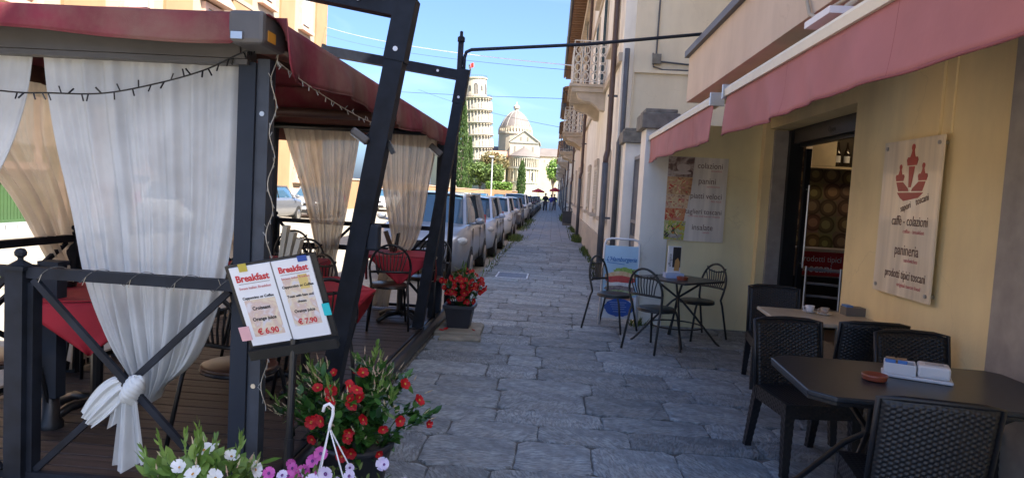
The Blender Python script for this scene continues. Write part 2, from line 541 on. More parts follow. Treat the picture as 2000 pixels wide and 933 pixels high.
M = dict(
    stone=mat_stone(), farpave=mat_pave_far(),
    joint=mat('dark_joint_soil', (.115, .112, .105), .95, var=.4, scale=14, bump=.4),
    flag=mat('pale_worn_stone', (.24, .22, .17), .8, var=.25, scale=7, bump=.5, bscale=20, dirt=.5),
    bounce_ground=mat('pale_bounce_stone', (.45, .41, .34), .8, var=.2, scale=3, dirt=.3, dcol=(.3, .28, .24)),  # for the unseen ground added as sun bounce
    asphalt=mat('sun_bleached_asphalt', (.25, .225, .185), .9, var=.15, scale=3, bump=.3, bscale=80, dirt=.3, dcol=(.16, .15, .14)),
    soil=mat('dry_ground', (.22, .19, .13), .95, var=.3, scale=.2),
    lawn=mat('lawn_green', (.07, .12, .03), .95, var=.3, scale=.5),
    plank=mat('dark_stained_deck_wood', (.048, .036, .034), .55, var=.5, scale=2.2, bump=.5, bscale=5, obj_var=.3, dirt=.35, dcol=(.04, .03, .025), spec=.35, stretch=(1, 14, 14)),
    black=mat('black_painted_steel', (.009, .010, .012), .38, var=.2, scale=8, bump=.05, dirt=.25, dcol=(.05, .05, .05)),
    frame=mat('dark_blue_grey_steel', (.009, .012, .019), .6, spec=.25, var=.5, scale=9, dirt=.3, dcol=(.028, .03, .036)),
    alu=mat('charcoal_powder_coat', (.022, .028, .040), .7, spec=.25, var=.12, scale=6, dirt=.2, dcol=(.05, .055, .06)),
    beamgrey=mat('taupe_powder_coat', (.075, .07, .068), .5, var=.15, scale=5, dirt=.4, dcol=(.11, .1, .09)),
    brown=mat('brown_painted_tube', (.09, .045, .032), .5, var=.15, scale=5),
    canopy=mat('dusty_burgundy_canvas', (.155, .026, .038), .85, var=.3, scale=3.5, bump=.15, bscale=160, dirt=1.0, dcol=(.19, .115, .085), spec=.2),
    awning=mat('wine_red_awning_canvas', (.38, .14, .14), .72, var=.10, scale=3, bump=.5, bscale=5, dirt=.12, dcol=(.2, .06, .07)),
    cream=mat('cream_enamel', (.72, .66, .52), .4, var=.05, scale=6, dirt=.15, dcol=(.4, .35, .25)),
    curtain=mat_cloth('white_voile', (.62, .64, .64), .3, .03),
    curtain2=mat_cloth('cream_voile', (.78, .71, .60), .5, .06),
    redcloth=mat('crimson_tablecloth', (.36, .014, .03), .75, var=.12, scale=8, bump=.1, bscale=150),
    seatwood=mat('brown_seat_wood', (.06, .03, .02), .35, var=.3, scale=6),
    chairgrey=mat('anthracite_steel', (.022, .026, .026), .42, var=.15, scale=8),
    tabletop=mat('dark_grey_werzalit', (.022, .026, .032), .34, var=.25, scale=30, dirt=.2, dcol=(.05, .05, .05)),
    beigetop=mat('travertine_laminate', (.55, .47, .35), .3, var=.12, scale=12),
    wicker=mat_wicker(),
    yellow=mat('yellow_plaster', (.94, .75, .41), .85, var=.07, scale=2.0, bump=.15, bscale=60, dirt=.16, dcol=(.66, .52, .3), streak=.26),
    paleyellow=mat('pale_yellow_plaster', (.93, .82, .50), .85, var=.06, scale=2, bump=.12, bscale=60, dirt=.12, dcol=(.42, .38, .24), streak=.26),
    fascia=mat('dull_pink_plaster', (.64, .545, .44), .85, var=.06, scale=2, bump=.1, bscale=60, dirt=.12, dcol=(.35, .27, .2), streak=.26),
    peach=mat('peach_plaster', (.85, .82, .73), .88, var=.1, scale=1.5, bump=.15, bscale=50, dirt=.3, dcol=(.42, .33, .24), streak=.26),
    creamwall=mat('cream_plaster', (.74, .66, .50), .88, var=.07, scale=1.2, bump=.15, bscale=50, dirt=.25, dcol=(.45, .38, .27), streak=.26),
    greystone=mat('weathered_grey_cap', (.19, .18, .155), .9, var=.3, scale=9, bump=.4, bscale=30, dirt=.5, dcol=(.09, .09, .08)),
    balstone=mat('balcony_stone', (.50, .43, .34), .85, var=.15, scale=4, bump=.2, dirt=.3, dcol=(.3, .26, .2)),
    jamb=mat('grey_stone_jamb', (.36, .32, .28), .7, var=.15, scale=8, bump=.1),
    shutter=mat('cream_shutter_paint', (.58, .52, .40), .6, var=.06),
    greenpaint=mat('dark_green_shutter', (.03, .07, .05), .5, var=.1),
    pipe=mat('brown_copper_pipe', (.085, .055, .05), .45, var=.15, metal=.2),
    pipegrey=mat('dark_grey_iron_pipe', (.075, .082, .095), .5, var=.15),
    conduit=mat('beige_conduit', (.42, .37, .28), .6, var=.1),
    ironwhite=mat('pale_painted_iron', (.62, .60, .55), .5, var=.1),
    gate=mat('grey_gate_paint', (.17, .17, .18), .5, var=.15, dirt=.3, dcol=(.1, .08, .06)),
    white=mat('white_plastic', (.75, .75, .76), .35, var=.02),
    paper=mat('white_paper', (.74, .76, .80), .45, var=.03, coat=.3),
    red=mat('red_ink', (.55, .03, .04), .5, var=.05), ink=mat('black_ink', (.02, .02, .025), .5, var=.05),
    brownink=mat('brown_ink', (.14, .065, .045), .5, var=.05),
    redfaint=mat('faded_red_ink', (.62, .2, .2), .5, var=.05),
    metal=mat('brushed_steel', (.45, .45, .45), .3, metal=.9, var=.1),
    rubber=mat('tyre_rubber', (.02, .02, .02), .8, var=.1),
    glass=mat_glass('dark_window_glass', (.03, .035, .04), .06),
    carglass=mat_glass('sky_reflection_car_glass', (.035, .085, .14), .04),  # blue base colour stands in for the sky reflected in the windows
    lens=mat('headlight_lens', (.5, .52, .52), .12, var=.2, scale=20, coat=.6),
    terra=mat('terracotta_glaze', (.30, .07, .035), .3, var=.1, coat=.4),
    ochre=mat('ochre_plaster', (.30, .18, .09), .85, var=.1, scale=.8, bump=.1, dirt=.2, dcol=(.45, .28, .14)),
    ivory=mat('ivory_plaster', (.33, .27, .195), .85, var=.06, scale=.8, bump=.1),
    rose=mat('rose_stone', (.5, .33, .25), .8, var=.1),
    marble=mat('white_marble', (.42, .36, .27), .7, var=.06, scale=.3, dirt=.15, dcol=(.55, .5, .42)),
    marbledark=mat('grey_marble_and_gallery_shade', (.30, .285, .25), .7, var=.1, scale=.3),
    lead=mat('lead_roof', (.13, .11, .10), .7, var=.12, scale=.3),
    rooftile=mat('terracotta_roof', (.36, .19, .12), .85, var=.2, scale=2),
    bark=mat('bark', (.09, .065, .045), .9, var=.3, scale=10),
    leafg=mat_leaf('mandevilla_leaf', (.02, .075, .018), (.08, .20, .035), .3),
    leafl=mat_leaf('light_leaf', (.10, .20, .03), (.22, .34, .08), .4),
    leaft=mat_leaf('tree_leaf', (.045, .09, .02), (.16, .22, .05), .6),
    leafcy=mat_leaf('cypress_leaf', (.04, .08, .02), (.10, .16, .04), .7),
    leafo=mat_leaf('olive_leaf', (.12, .13, .05), (.26, .18, .07), .6),
    grass=mat_leaf('weed_blade', (.04, .08, .015), (.13, .17, .04), .7),
    petred=mat_leaf('red_petal', (.36, .002, .006), (.60, .006, .015), .6),
    petwhite=mat_leaf('white_petal', (.78, .80, .74), (.86, .84, .86), .6),
    petpink=mat_leaf('magenta_petal', (.60, .06, .36), (.72, .16, .50), .6),
    petlilac=mat_leaf('lilac_petal', (.66, .54, .76), (.78, .70, .84), .6),
    bud=mat_leaf('pale_bud', (.62, .42, .30), (.62, .60, .36), .6),
    pot=mat('dark_plastic_pot', (.03, .032, .04), .45, var=.1),
    skin=mat('skin', (.45, .28, .2), .6),
)

# ============================================================ SETTING
struct('ground', MB().add([(-700, -120, -.14), (700, -120, -.14), (700, 1800, -.14), (-700, 1800, -.14)], [(0, 1, 2, 3)]), M['soil'])
struct('road', MB().add([(-14.2, -60, -.1), (-1.3, -60, -.1), (-1.3, 215, -.1), (-14.2, 215, -.1)], [(0, 1, 2, 3)]), M['asphalt'])
struct('lawn', MB().add([(-120, 217, -.09), (90, 217, -.09), (90, 420, -.09), (-120, 420, -.09)], [(0, 1, 2, 3)]), M['lawn'])
far_walk = MB().b2(-14.9, -14.2, -60, 215, -.3, .02)
struct('pavement_across_road', far_walk, M['farpave'])
# pavement: a bed of dark joint soil carrying stones one by one, then the same blocks in the material farther off
pave = MB().b2(-1.22, 2.95, -8, 24, -.3, -.018)
pave = struct('pavement', pave, M['joint'])
struct('pavement_far', MB().b2(-1.22, 1.5, 24, 190, -.3, 0.0), M['farpave'])
struct('pavement_near', MB().b2(-1.22, 2.95, -8, 2.2, -.3, -.002), M['farpave'])
struct('bounce_ground', MB().b2(2.951, 26, -40, -1.9, -.3, -.004).b2(-1.22, 2.949, -40, -8.001, -.3, -.004), M['bounce_ground'])  # unseen pale ground added behind the camera to bounce sunlight into the shade
rs = random.Random(11)
def stone_mesh(w, d, r):
    """a worn paving stone: wavy outline, rounded arrises, slightly domed top"""
    n = 24
    P = []
    for i in range(n):
        a = 2 * PI * (i + .5) / n
        c, s_ = math.cos(a), math.sin(a)
        k = (abs(c) ** 30 + abs(s_) ** 30) ** (-1 / 30)
        P.append((c * k * w / 2 + r.uniform(-.006, .006), s_ * k * d / 2 + r.uniform(-.005, .005)))
    mb = MB()
    vs = []
    for f, z in ((1, -.07), (1, -.012), (.985, -.003)):
        vs += [(x * f, y_ * f, z) for x, y_ in P]
    q = .012
    vs += [(x - math.copysign(min(abs(x), .022), x), y_ - math.copysign(min(abs(y_), .022), y_), r.uniform(-.001, .002)) for x, y_ in P]
    fs = []
    for L in range(3):
        fs += [(L * n + i, L * n + (i + 1) % n, (L + 1) * n + (i + 1) % n, (L + 1) * n + i) for i in range(n)]
    fs.append(tuple(range(3 * n, 4 * n)))
    return mb.add(vs, fs)
y = 2.3
while y < 23.9:
    d = rs.uniform(.30, .50) if y < 12 else rs.uniform(.42, .6)
    if 12.0 < y < 13.03 and y + d > 12.75: d = 13.03 - y
    if 13.02 < y < 13.9: d = .45
    x = -1.21
    xr = 2.93 if y < 8.9 else 1.18
    hole = 13.02 < y < 13.9
    while x < xr - .05:
        w = rs.choice((.34, .45, .52, .6, .7, .85)) * rs.uniform(.9, 1.1)
        if hole and x < -1.1: w = -1.02 - x
        elif hole and x < -.5:
            x = -.38
        if x + w > xr - .25: w = xr - x
        g = rs.uniform(.002, .008)
        o = put('paving_stone', stone_mesh(w - g, d - g, rs), M['stone'], pave, world=False)
        o.location = (x + w / 2, y + d / 2 + rs.uniform(-.006, .006), rs.uniform(-.004, .003))
        o.rotation_euler = (rs.uniform(-.006, .006), rs.uniform(-.006, .006), rs.uniform(-.008, .008))
        x += w
    y += d
kerb = struct('kerb', MB(), M['greystone'])
yk = -2.0
for i in range(50):
    L = rs.uniform(.9, 1.2)
    o = put('kerb_stone', MB().bev((0, 0, -.13), (.13, L - .012, .27), .012, 0, .004, rs), M['stone'], kerb, world=False)
    o.location = (-1.285, yk + L / 2, 0)
    yk += L
tag(kerb, kind='structure')
put('kerb_run', MB().b2(-1.35, -1.225, yk, 190, -.3, .003), M['greystone'], kerb)
fs = thing('flagstone', 'pale worn stone slab lying under the plastic flower pot', 'stone slab', (-.98, 7.75, 0.008))
loc('slab', MB().bev((0, 0, .015), (.5, .62, .05), .012, .05, .03, rs), M['flag'], fs)
loc('slab', MB().bev((.06, -.42, .008), (.42, .2, .035), .01, .1, .03, rs), M['flag'], fs)
mh = thing('manhole_cover', 'rectangular drain cover with worn white painted edges set in the pavement', 'manhole', (-.7, 13.48, 0))
loc('cover', MB().bev((0, 0, -.01), (.56, .8, .02), .004), mat('worn_iron', (.12, .13, .16), .5, metal=.3, var=.6, scale=25, bump=.6, bscale=60), mh)
fm = MB()
for a, b2_, c, d in ((-.31, -.28, -.45, .45), (.28, .31, -.45, .45), (-.278, .278, .41, .45), (-.278, .278, -.45, -.41)):
    fm.b2(a, b2_, c, d, -.03, .004)
loc('frame', fm, mat('worn_white_paint', (.62, .64, .68), .7, var=.3, scale=18, dirt=.6, dcol=(.2, .2, .2)), mh)

# ============================================================ CAFE BUILDING (right)
RX = (PI / 2, 0, -PI / 2)     # text on a wall that faces -X
RF = (PI / 2, 0, 0)           # text on a wall that faces -Y
cafe = thing('cafe_building', 'yellow plastered cafe front with doorway set back from the pavement', 'building', (2.65, 5, 0))
w = MB().b2(2.65, 3.0, -1.8, 6.38, 0, 2.86).b2(2.652, 3.0, 6.38, 8.85, 2.58, 2.86)
put('wall', w, M['yellow'], cafe)
put('wall', MB().b2(2.60, 2.99, 8.853, 9.02, 0, 2.86), M['yellow'], cafe)
put('end_wall', MB().b2(1.5, 2.648, 9.0, 9.3, 0, 2.6).b2(2.3, 2.648, 9.002, 9.3, 2.6, 2.9), M['paleyellow'], cafe)
put('door_jamb', MB().b2(2.70, 2.86, 8.78, 8.85, 0, 2.56), M['jamb'], cafe)
put('threshold', MB().b2(2.66, 3.4, 6.4, 8.77, -.05, .03), M['jamb'], cafe)
put('wall_base', MB().b2(2.63, 2.648, -1.8, 6.36, 0, .05), M['greystone'], cafe)
put('pilaster', MB().b2(2.58, 2.649, 3.35, 4.15, 0, 2.84), M['jamb'], cafe)
slab = MB().b2(1.6, 3.4, -1.8, 8.9, 2.86, 3.42)
put('roof_overhang', slab, M['fascia'], cafe)
put('roof_flashing', MB().b2(1.55, 3.4, -1.85, 8.96, 3.422, 3.5), M['pipegrey'], cafe)
put('soffit_shade', MB().b2(2.3, 2.648, -1.8, 8.8, 2.74, 2.858), mat('soffit_shade_brown', (.1, .08, .07), .8), cafe)  # dark strip standing in for the shaded gap under the overhang
# room behind the doorway
room = MB().b2(3.0, 6, 11.0, 11.1, 0, 2.9).b2(5.6, 5.7, 4, 11, 0, 2.9).b2(3.002, 5.7, 3.9, 4, 0, 2.9).b2(3.0, 5.7, 4, 11, 2.7, 2.8)
put('side_wall', MB().b2(3.002, 9, -1.8, -1.6, -.1, 3.5).b2(8.8, 9, -1.6, 9.4, -.1, 3.5), M['creamwall'], cafe)
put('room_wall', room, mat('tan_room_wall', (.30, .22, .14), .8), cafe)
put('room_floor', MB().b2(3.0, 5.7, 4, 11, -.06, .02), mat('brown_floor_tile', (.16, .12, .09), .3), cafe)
def mat_pattern():
    m, n, l, b = nodes('rounded_pattern_wallpaper')
    tc = n.new('ShaderNodeTexCoord')
    v = n.new('ShaderNodeTexVoronoi'); v.inputs['Scale'].default_value = 4.4; v.inputs['Randomness'].default_value = .35
    l.new(tc.outputs['Object'], v.inputs['Vector'])
    r = n.new('ShaderNodeValToRGB'); r.color_ramp.interpolation = 'CONSTANT'
    e = r.color_ramp.elements
    e[0].position = 0; e[0].color = (.34, .25, .13, 1); e[1].position = .42; e[1].color = (.09, .06, .035, 1)
    for p, c in ((.28, (.15, .1, .06, 1)), (.52, (.22, .165, .1, 1))):
        q = e.new(p); q.color = c
    l.new(v.outputs['Distance'], r.inputs['Fac'])
    hs = n.new('ShaderNodeMixRGB'); hs.blend_type = 'MULTIPLY'; hs.inputs['Fac'].default_value = .35
    l.new(r.outputs['Color'], hs.inputs['Color1']); l.new(v.outputs['Color'], hs.inputs['Color2'])
    l.new(hs.outputs['Color'], b.inputs['Base Color'])
    b.inputs['Roughness'].default_value = .5
    return m
put('patterned_partition', MB().b2(3.3, 4.9, 9.8, 9.9, 1.1, 2.7), mat_pattern(), cafe)
counter = thing('counter', 'dark bar counter with a red printed front inside the doorway', 'counter', (3.9, 9.5, 0))
put('counter_body', MB().b2(3.25, 4.9, 9.4, 9.79, .02, .72), M['black'], counter)
put('counter_top', MB().b2(3.2, 4.95, 9.35, 9.795, 1.06, 1.1), M['jamb'], counter)
put('red_panel', MB().prism([(3.3, .74), (4.05, .74), (4.3, 1.055), (3.3, 1.055)], 9.40, 9.43, 'y'), mat('red_panel_print', (.42, .03, .04), .4), counter)
put('counter_front', MB().b2(3.25, 4.9, 9.435, 9.79, .721, 1.058), M['jamb'], counter)
text('prodotti tipici', .115, M['paper'], counter, (3.33, 9.395, .96), RF, 'LEFT', sx=.85)
text('toscani', .16, M['paper'], counter, (3.33, 9.395, .835), RF, 'LEFT', sx=.95)
shelf = thing('bottle_shelf', 'pale wall shelf box holding dark bottles high in the doorway', 'shelf', (4.1, 9.6, 2.2))
sm = mat('shelf_cream', (.6, .5, .34), .5)
put('back_panel', MB().b2(3.42, 4.6, 9.76, 9.79, 2.2, 2.66), mat('dark_shelf_back', (.06, .045, .03), .6), shelf)
put('board', MB().b2(3.42, 4.6, 9.5, 9.755, 2.17, 2.2), sm, shelf)
put('board', MB().b2(3.42, 4.6, 9.5, 9.755, 2.66, 2.69), sm, shelf)
put('end_box', MB().b2(3.42, 3.70, 9.5, 9.755, 2.203, 2.657), sm, shelf)
put('divider', MB().b2(3.70, 3.73, 9.5, 9.755, 2.203, 2.657), sm, shelf)
bl = MB().lathe([(.001, 0), (.038, 0), (.038, .2), (.014, .27), (.014, .33), (.001, .33)], 10).mesh('bottle', True)
bl.materials.append(mat_glass('wine_glass', (.02, .012, .01), .1))
lbm = MB().lathe([(.0392, .06), (.0392, .15)], 10).mesh('label', True); lbm.materials.append(M['paper'])
for i in range(6):
    t = thing('bottle', 'dark wine bottle with white label, ' + ['leftmost', 'second from the left', 'third from the left', 'fourth from the left', 'fifth from the left', 'rightmost'][i] + ' on the doorway shelf', 'bottle', (3.79 + i * .12, 9.6, 2.2), 0, 'wine bottles on the shelf inside the doorway')
    o = piece('body', bl, t); piece('label', lbm, o)
lp = thing('ceiling_strip_light', 'small lit strip lamp on the ceiling inside the cafe doorway', 'lamp', (4.2, 9.0, 2.65))
le, ln, ll, lb = nodes('warm_lit_tube')
lb.inputs['Emission Color'].default_value = (1, .72, .4, 1); lb.inputs['Emission Strength'].default_value = 2.2
put('tube', MB().b2(3.7, 4.8, 8.96, 9.04, 2.6, 2.64), le, lp)
put('housing', MB().b2(3.68, 4.82, 8.94, 9.06, 2.642, 2.698), M['white'], lp)
put('cable_duct', MB().b2(2.628, 2.649, 4.98, 5.01, 2.17, 2.74).b2(2.634, 2.649, 4.84, 4.86, 2.17, 2.74), M['yellow'], cafe)
# door: dark aluminium frame in the reveal, one glazed leaf standing open
door = thing('shop_door', 'dark framed glazed doorway of the cafe under the large awning', 'door', (2.98, 7.6, 0))
f = MB().b2(2.862, 3.02, 8.70, 8.852, .03, 2.56).b2(2.96, 3.02, 6.4, 6.47, .03, 2.56).b2(2.962, 3.02, 6.47, 8.68, 2.36, 2.56)
put('frame', f, M['black'], door)
put('transom_box', MB().b2(2.9, 2.958, 6.4, 8.775, 2.40, 2.575), mat('dark_brown_box', (.045, .035, .03), .5), door)
put('handle', MB().tube([(3.06, 8.52, .9), (3.06, 8.52, 1.9)], .012, 8).tube([(3.06, 8.52, .95), (3.06, 8.66, .95)], .01, 6).tube([(3.06, 8.52, 1.85), (3.06, 8.66, 1.85)], .01, 6), M['metal'], door)
put('door_stile', MB().b2(3.03, 3.09, 8.6, 8.675, .05, 2.34), M['black'], door)
text('Open', .085, mat('dim_letters', (.012, .01, .01), .6), door, (2.896, 7.55, 2.47), RX)

# unseen block added above and behind the cafe to shade pavement and terrace
up = thing('shade_block', 'added unseen plastered block over the cafe roof, shading the pavement', 'building', (4, 0, 3.5))
put('wall', MB().b2(2.752, 9, -1.8, 9.4, 3.502, 10.0).b2(3.4, 9, 9.4, 13.1, 3.504, 9.2), M['creamwall'], up)
for zz in (4.3, 7.2):
    for yy in range(-1, 6, 4):
        xx = 2.73
        wv = put('window', MB().b2(xx, xx + .04, yy, yy + 1.1, zz, zz + 1.8), M['glass'], up)
        put('frame', MB().b2(xx - .03, xx - .002, yy - .12, yy - .01, zz - .1, zz + 1.9).b2(xx - .03, xx - .002, yy + 1.11, yy + 1.22, zz - .1, zz + 1.9).b2(xx - .05, xx - .002, yy - .01, yy + 1.11, zz + 1.81, zz + 1.95), M['ivory'], wv)

# awnings
def awning(name, label, y0, y1, wav):
    t = thing(name, label, 'awning', (1.21, (y0 + y1) / 2, 2.39), 0, 'burgundy awnings over the cafe front')
    rr = random.Random(int(y1 * 10))
    ph = [rr.uniform(0, 6) for _ in range(4)]
    def val(u, v):
        y = y0 + .02 + (y1 - y0 - .04) * u
        yq = y + v * .22
        s = math.sin(yq * 5.1 + ph[0]) * .5 + math.sin(yq * 11.7 + ph[1]) * .35 + math.sin(y * 2.3 + ph[2]) * .6 + .45 * math.sin(yq * 19 + 3 * math.sin(y * 2.1)) * max(0, math.sin(y * 1.7 + ph[3]))
        return (1.19 - v * .012 + s * wav * v, y, 2.375 - .285 * v + .008 * v * math.sin(y * 4 + ph[3]))
    vo = put('valance', MB().grid(val, int((y1 - y0) * 34), 10), M['awning'], t, True)
    md = vo.modifiers.new('thick', 'SOLIDIFY'); md.thickness = .003
    seam_m = bpy.data.materials.get('awning_seam') or mat('awning_seam', (.25, .075, .08), .8)
    n_ = int((y1 - y0) * 34)
    put('hem', MB().tube([Vector(val(i / n_, 1.0)) + Vector((-.002, 0, .004)) for i in range(n_ + 1)], .006, 5), seam_m, t, True)
    ys_ = y0 + .8
    while ys_ < y1 - .3:
        u_ = (ys_ - y0 - .02) / (y1 - y0 - .04)
        put('seam', MB().tube([Vector(val(u_, k / 10)) + Vector((-.0005, 0, 0)) for k in range(11)], .0035, 5), seam_m, t, True)
        ys_ += 1.18
    def top(u, v):
        y = y0 + .02 + (y1 - y0 - .04) * u
        return (1.22 + .56 * v, y, 2.43 + .36 * v - .02 * math.sin(PI * v))
    to = put('fabric', MB().grid(top, 12, 8), M['awning'], t, True)
    md = to.modifiers.new('thick', 'SOLIDIFY'); md.thickness = .003
    put('front_bar', MB().prism([(1.17, 2.37), (1.245, 2.37), (1.255, 2.40), (1.24, 2.44), (1.19, 2.445), (1.165, 2.415)], y0, y1, 'y'), M['cream'], t)
    put('roller', MB().tube([(1.80, y0, 2.80), (1.80, y1, 2.80)], .045, 10), M['cream'], t)
    for k, yy in enumerate((y0 + .012, y1 - .012)):
        put('end_cap', MB().b2(1.155, 1.262, yy - .014, yy + .014, 2.355, 2.455), M['metal'], t)
    for yy in (y0 + .35, y1 - .35):
        put('arm', MB().bar((1.25, yy, 2.39), (1.5, yy + .35, 2.55), .03, .04).bar((1.5, yy + .35, 2.55), (1.80, yy, 2.74), .035, .04), M['cream'], t)
    return t
awning('awning', 'large burgundy awning with long valance over the cafe doorway', .6, 5.06, .026)
awning('awning', 'short burgundy awning over the poster wall beyond the large one', 5.42, 8.92, .022)

# flood lamp and loose cable under the overhang
fl = thing('flood_lamp', 'white flood lamp under the plastered overhang above the awning bar', 'lamp', (1.35, 3.7, 2.565))
put('housing', MB().b2(1.29, 1.41, 3.52, 3.86, 2.565, 2.60), M['white'], fl)
put('bracket', MB().tube([(1.38, 3.55, 2.60), (1.47, 3.48, 2.68), (1.62, 3.45, 2.852)], .018, 8).ball((1.47, 3.48, 2.69), .04), M['conduit'], fl)
cb = put('loose_cable', MB().tube([(1.585, 4.9, 3.45), (1.58, 4.78, 3.15), (1.575, 4.70, 2.95), (1.57, 4.62, 2.85), (1.55, 4.45, 2.79), (1.53, 4.1, 2.76), (1.47, 3.5, 2.70)], .013, 8), M['conduit'], None, True)
tag(cb, 'grey flexible cable hanging in a loop over the plastered fascia', 'cable')

# sign with the red crown
wp = mat_wood_print('pale_wood_print', (.80, .68, .50), axis=(1, 9, .7), rough=.35, coat=.35)
sg = thing('wall_sign', 'pale wood-pattern acrylic sign with red crown emblem on yellow wall', 'sign', (2.6, 5.24, 1.58))
put('panel', MB().b2(2.595, 2.606, 4.83, 5.66, 1.005, 2.16), wp, sg)
for yy in (4.88, 5.61):
    for zz in (1.055, 2.11):
        put('screw', MB().tube([(2.585, yy, zz), (2.649, yy, zz)], .014, 10), M['metal'], sg)
def emblem(t, X, yc, zc, s, m):
    def sh(pts, nm):
        put(nm, MB().prism([(yc - px * s, zc + pz * s) for px, pz in pts], X - .003, X - .0006, 'x'), m, t)
    def fig(px, pz, k, nm):
        o = [(-.16, 0), (.16, 0), (.20, .10), (.17, .15), (.09, .15), (.06, .2), (.035, .27)]
        o += [(.06 * math.cos(a), .33 + .06 * math.sin(a)) for a in [R(-40 + 26 * i) for i in range(11)]]
        o += [(-.035, .27), (-.06, .2), (-.09, .15), (-.17, .15), (-.20, .10)]
        sh([(px + a * k, pz + b * k) for a, b in o], nm)
    fig(.0, .42, 1.0, 'emblem_figure')
    fig(-.40, .14, .8, 'emblem_figure'); fig(.40, .14, .8, 'emblem_figure')
    sh([(-.10, .40), (.10, .40), (.02, .02), (-.06, .02)], 'emblem_shaft')
    sh([(-.52, .12), (-.28, .12), (-.08, .0), (-.05, -.05), (-.42, -.05)], 'emblem_base')
    sh([(.28, .12), (.5, .12), (.42, -.05), (.05, -.05), (.08, 0)], 'emblem_base')
    sh([(-.46, -.075), (.46, -.075), (.3, -.17), (-.2, -.23), (-.34, -.17)], 'emblem_boat')
emblem(sg, 2.595, 5.22, 1.80, .40, mat('crown_red', (.42, .05, .03), .4))
X = 2.593
text('sapori', .075, M['brownink'], sg, (X, 5.26, 1.665), (PI / 2, R(-14), -PI / 2), sx=.8)
text('toscani', .075, M['brownink'], sg, (X, 5.04, 1.72), (PI / 2, R(-14), -PI / 2), sx=.8)
for z, s, a, sx in ((1.56, 'caffè - colazioni', .105, .78), (1.345, 'panineria', .115, .82), (1.165, 'prodotti tipici toscani', .092, .72)):
    text(s, a, M['brownink'], sg, (X, 5.19, z), RX, sx=sx)
for z, s in ((1.485, 'coffee - breakfast'), (1.275, 'sandwiches'), (1.09, 'original tuscan food')):
    text(s, .042, M['redfaint'], sg, (X, 5.12, z), RX)

# poster with the menu list
def mat_food(name, cols, scale):
    m, n, l, b = nodes(name)
    tc = n.new('ShaderNodeTexCoord')
    no = n.new('ShaderNodeTexNoise'); no.inputs['Scale'].default_value = scale; no.inputs['Detail'].default_value = 4; no.inputs['Distortion'].default_value = 1.4
    l.new(tc.outputs['Object'], no.inputs['Vector'])
    r = n.new('ShaderNodeValToRGB')
    e = r.color_ramp.elements
    k = len(cols)
    e[0].position = .3; e[0].color = (*cols[0], 1); e[1].position = .7; e[1].color = (*cols[-1], 1)
    for i in range(1, k - 1):
        q = e.new(.3 + .4 * i / (k - 1)); q.color = (*cols[i], 1)
    l.new(no.outputs['Fac'], r.inputs['Fac']); l.new(r.outputs['Color'], b.inputs['Base Color'])
    b.inputs['Roughness'].default_value = .35
    return m
ps = thing('menu_poster', 'poster listing five dishes beside food photos on the pale end wall', 'poster', (1.82, 8.99, 1.65))
put('board', MB().b2(1.44, 2.2, 8.975, 8.998, 1.12, 2.19), mat_wood_print('grey_wood_print', (.74, .68, .60), axis=(11, 1, .8), rough=.45), ps)
fd = [('coffee_photo', 1.93, 2.185, 1.76, [(.05, .03, .03), (.12, .05, .04), (.5, .42, .38), (.16, .03, .03)], 5),
      ('sandwich_photo', 1.70, 1.93, 1.75, [(.12, .05, .03), (.45, .2, .08), (.6, .4, .2), (.3, .04, .03)], 7),
      ('pasta_photo', 1.53, 1.70, 1.72, [(.35, .05, .03), (.7, .5, .3), (.6, .4, .25), (.2, .05, .03)], 14),
      ('meat_photo', 1.37, 1.53, 1.69, [(.5, .06, .03), (.6, .2, .08), (.65, .3, .12), (.35, .04, .02)], 18),
      ('salad_photo', 1.125, 1.37, 1.70, [(.55, .07, .03), (.62, .45, .05), (.3, .42, .05), (.6, .5, .35), (.05, .05, .04)], 16)]
for nm, z0, z1, x1, cols, sc in fd:
    put(nm, MB().prism([(1.445, z0 + .002), (x1, z0 + .002), (x1 + .015, z1), (1.445, z1)], 8.968, 8.974, 'y'), mat_food(nm, cols, sc), ps)
rf_ = random.Random(8)
shp_ = {k: MB() for k in ('tomato', 'ham', 'olive', 'pasta', 'leaf')}
lay = 0
for nm, z0, z1, x1, kinds in (('a', 1.72, 1.92, 1.72, ('ham', 'pasta', 'tomato', 'pasta')), ('b', 1.55, 1.69, 1.69, ('pasta', 'pasta', 'tomato', 'ham')), ('c', 1.38, 1.52, 1.66, ('tomato', 'tomato', 'ham', 'pasta')), ('d', 1.15, 1.36, 1.66, ('leaf', 'leaf', 'pasta', 'tomato', 'olive'))):
    for i in range(26):
        k = kinds[rf_.randrange(len(kinds))]
        cx_, cz_ = rf_.uniform(1.46, x1 - .02), rf_.uniform(z0 + .01, z1 - .02)
        ra, rb_, th = rf_.uniform(.012, .034), rf_.uniform(.006, .014), rf_.uniform(0, 3.1)
        pts = []
        for j in range(9):
            a = 2 * PI * j / 9
            u_, v_ = ra * math.cos(a) * rf_.uniform(.8, 1.2), rb_ * math.sin(a) * rf_.uniform(.8, 1.2)
            pts.append((min(x1, max(1.447, cx_ + u_ * math.cos(th) - v_ * math.sin(th))), min(z1, max(z0, cz_ + u_ * math.sin(th) + v_ * math.cos(th)))))
        lay += 1
        shp_[k].prism(pts, 8.9675 - lay * 3e-5, 8.9679, 'y')
for k, c in (('tomato', (.55, .05, .02)), ('ham', (.6, .22, .16)), ('olive', (.06, .05, .03)), ('pasta', (.72, .55, .28)), ('leaf', (.22, .36, .05))):
    put(k + '_print', shp_[k], mat(k + '_ink', c, .4, var=.25, scale=40), ps)['kind'] = 'stuff'
cup_pr = mat('print_white', (.55, .47, .45), .4)
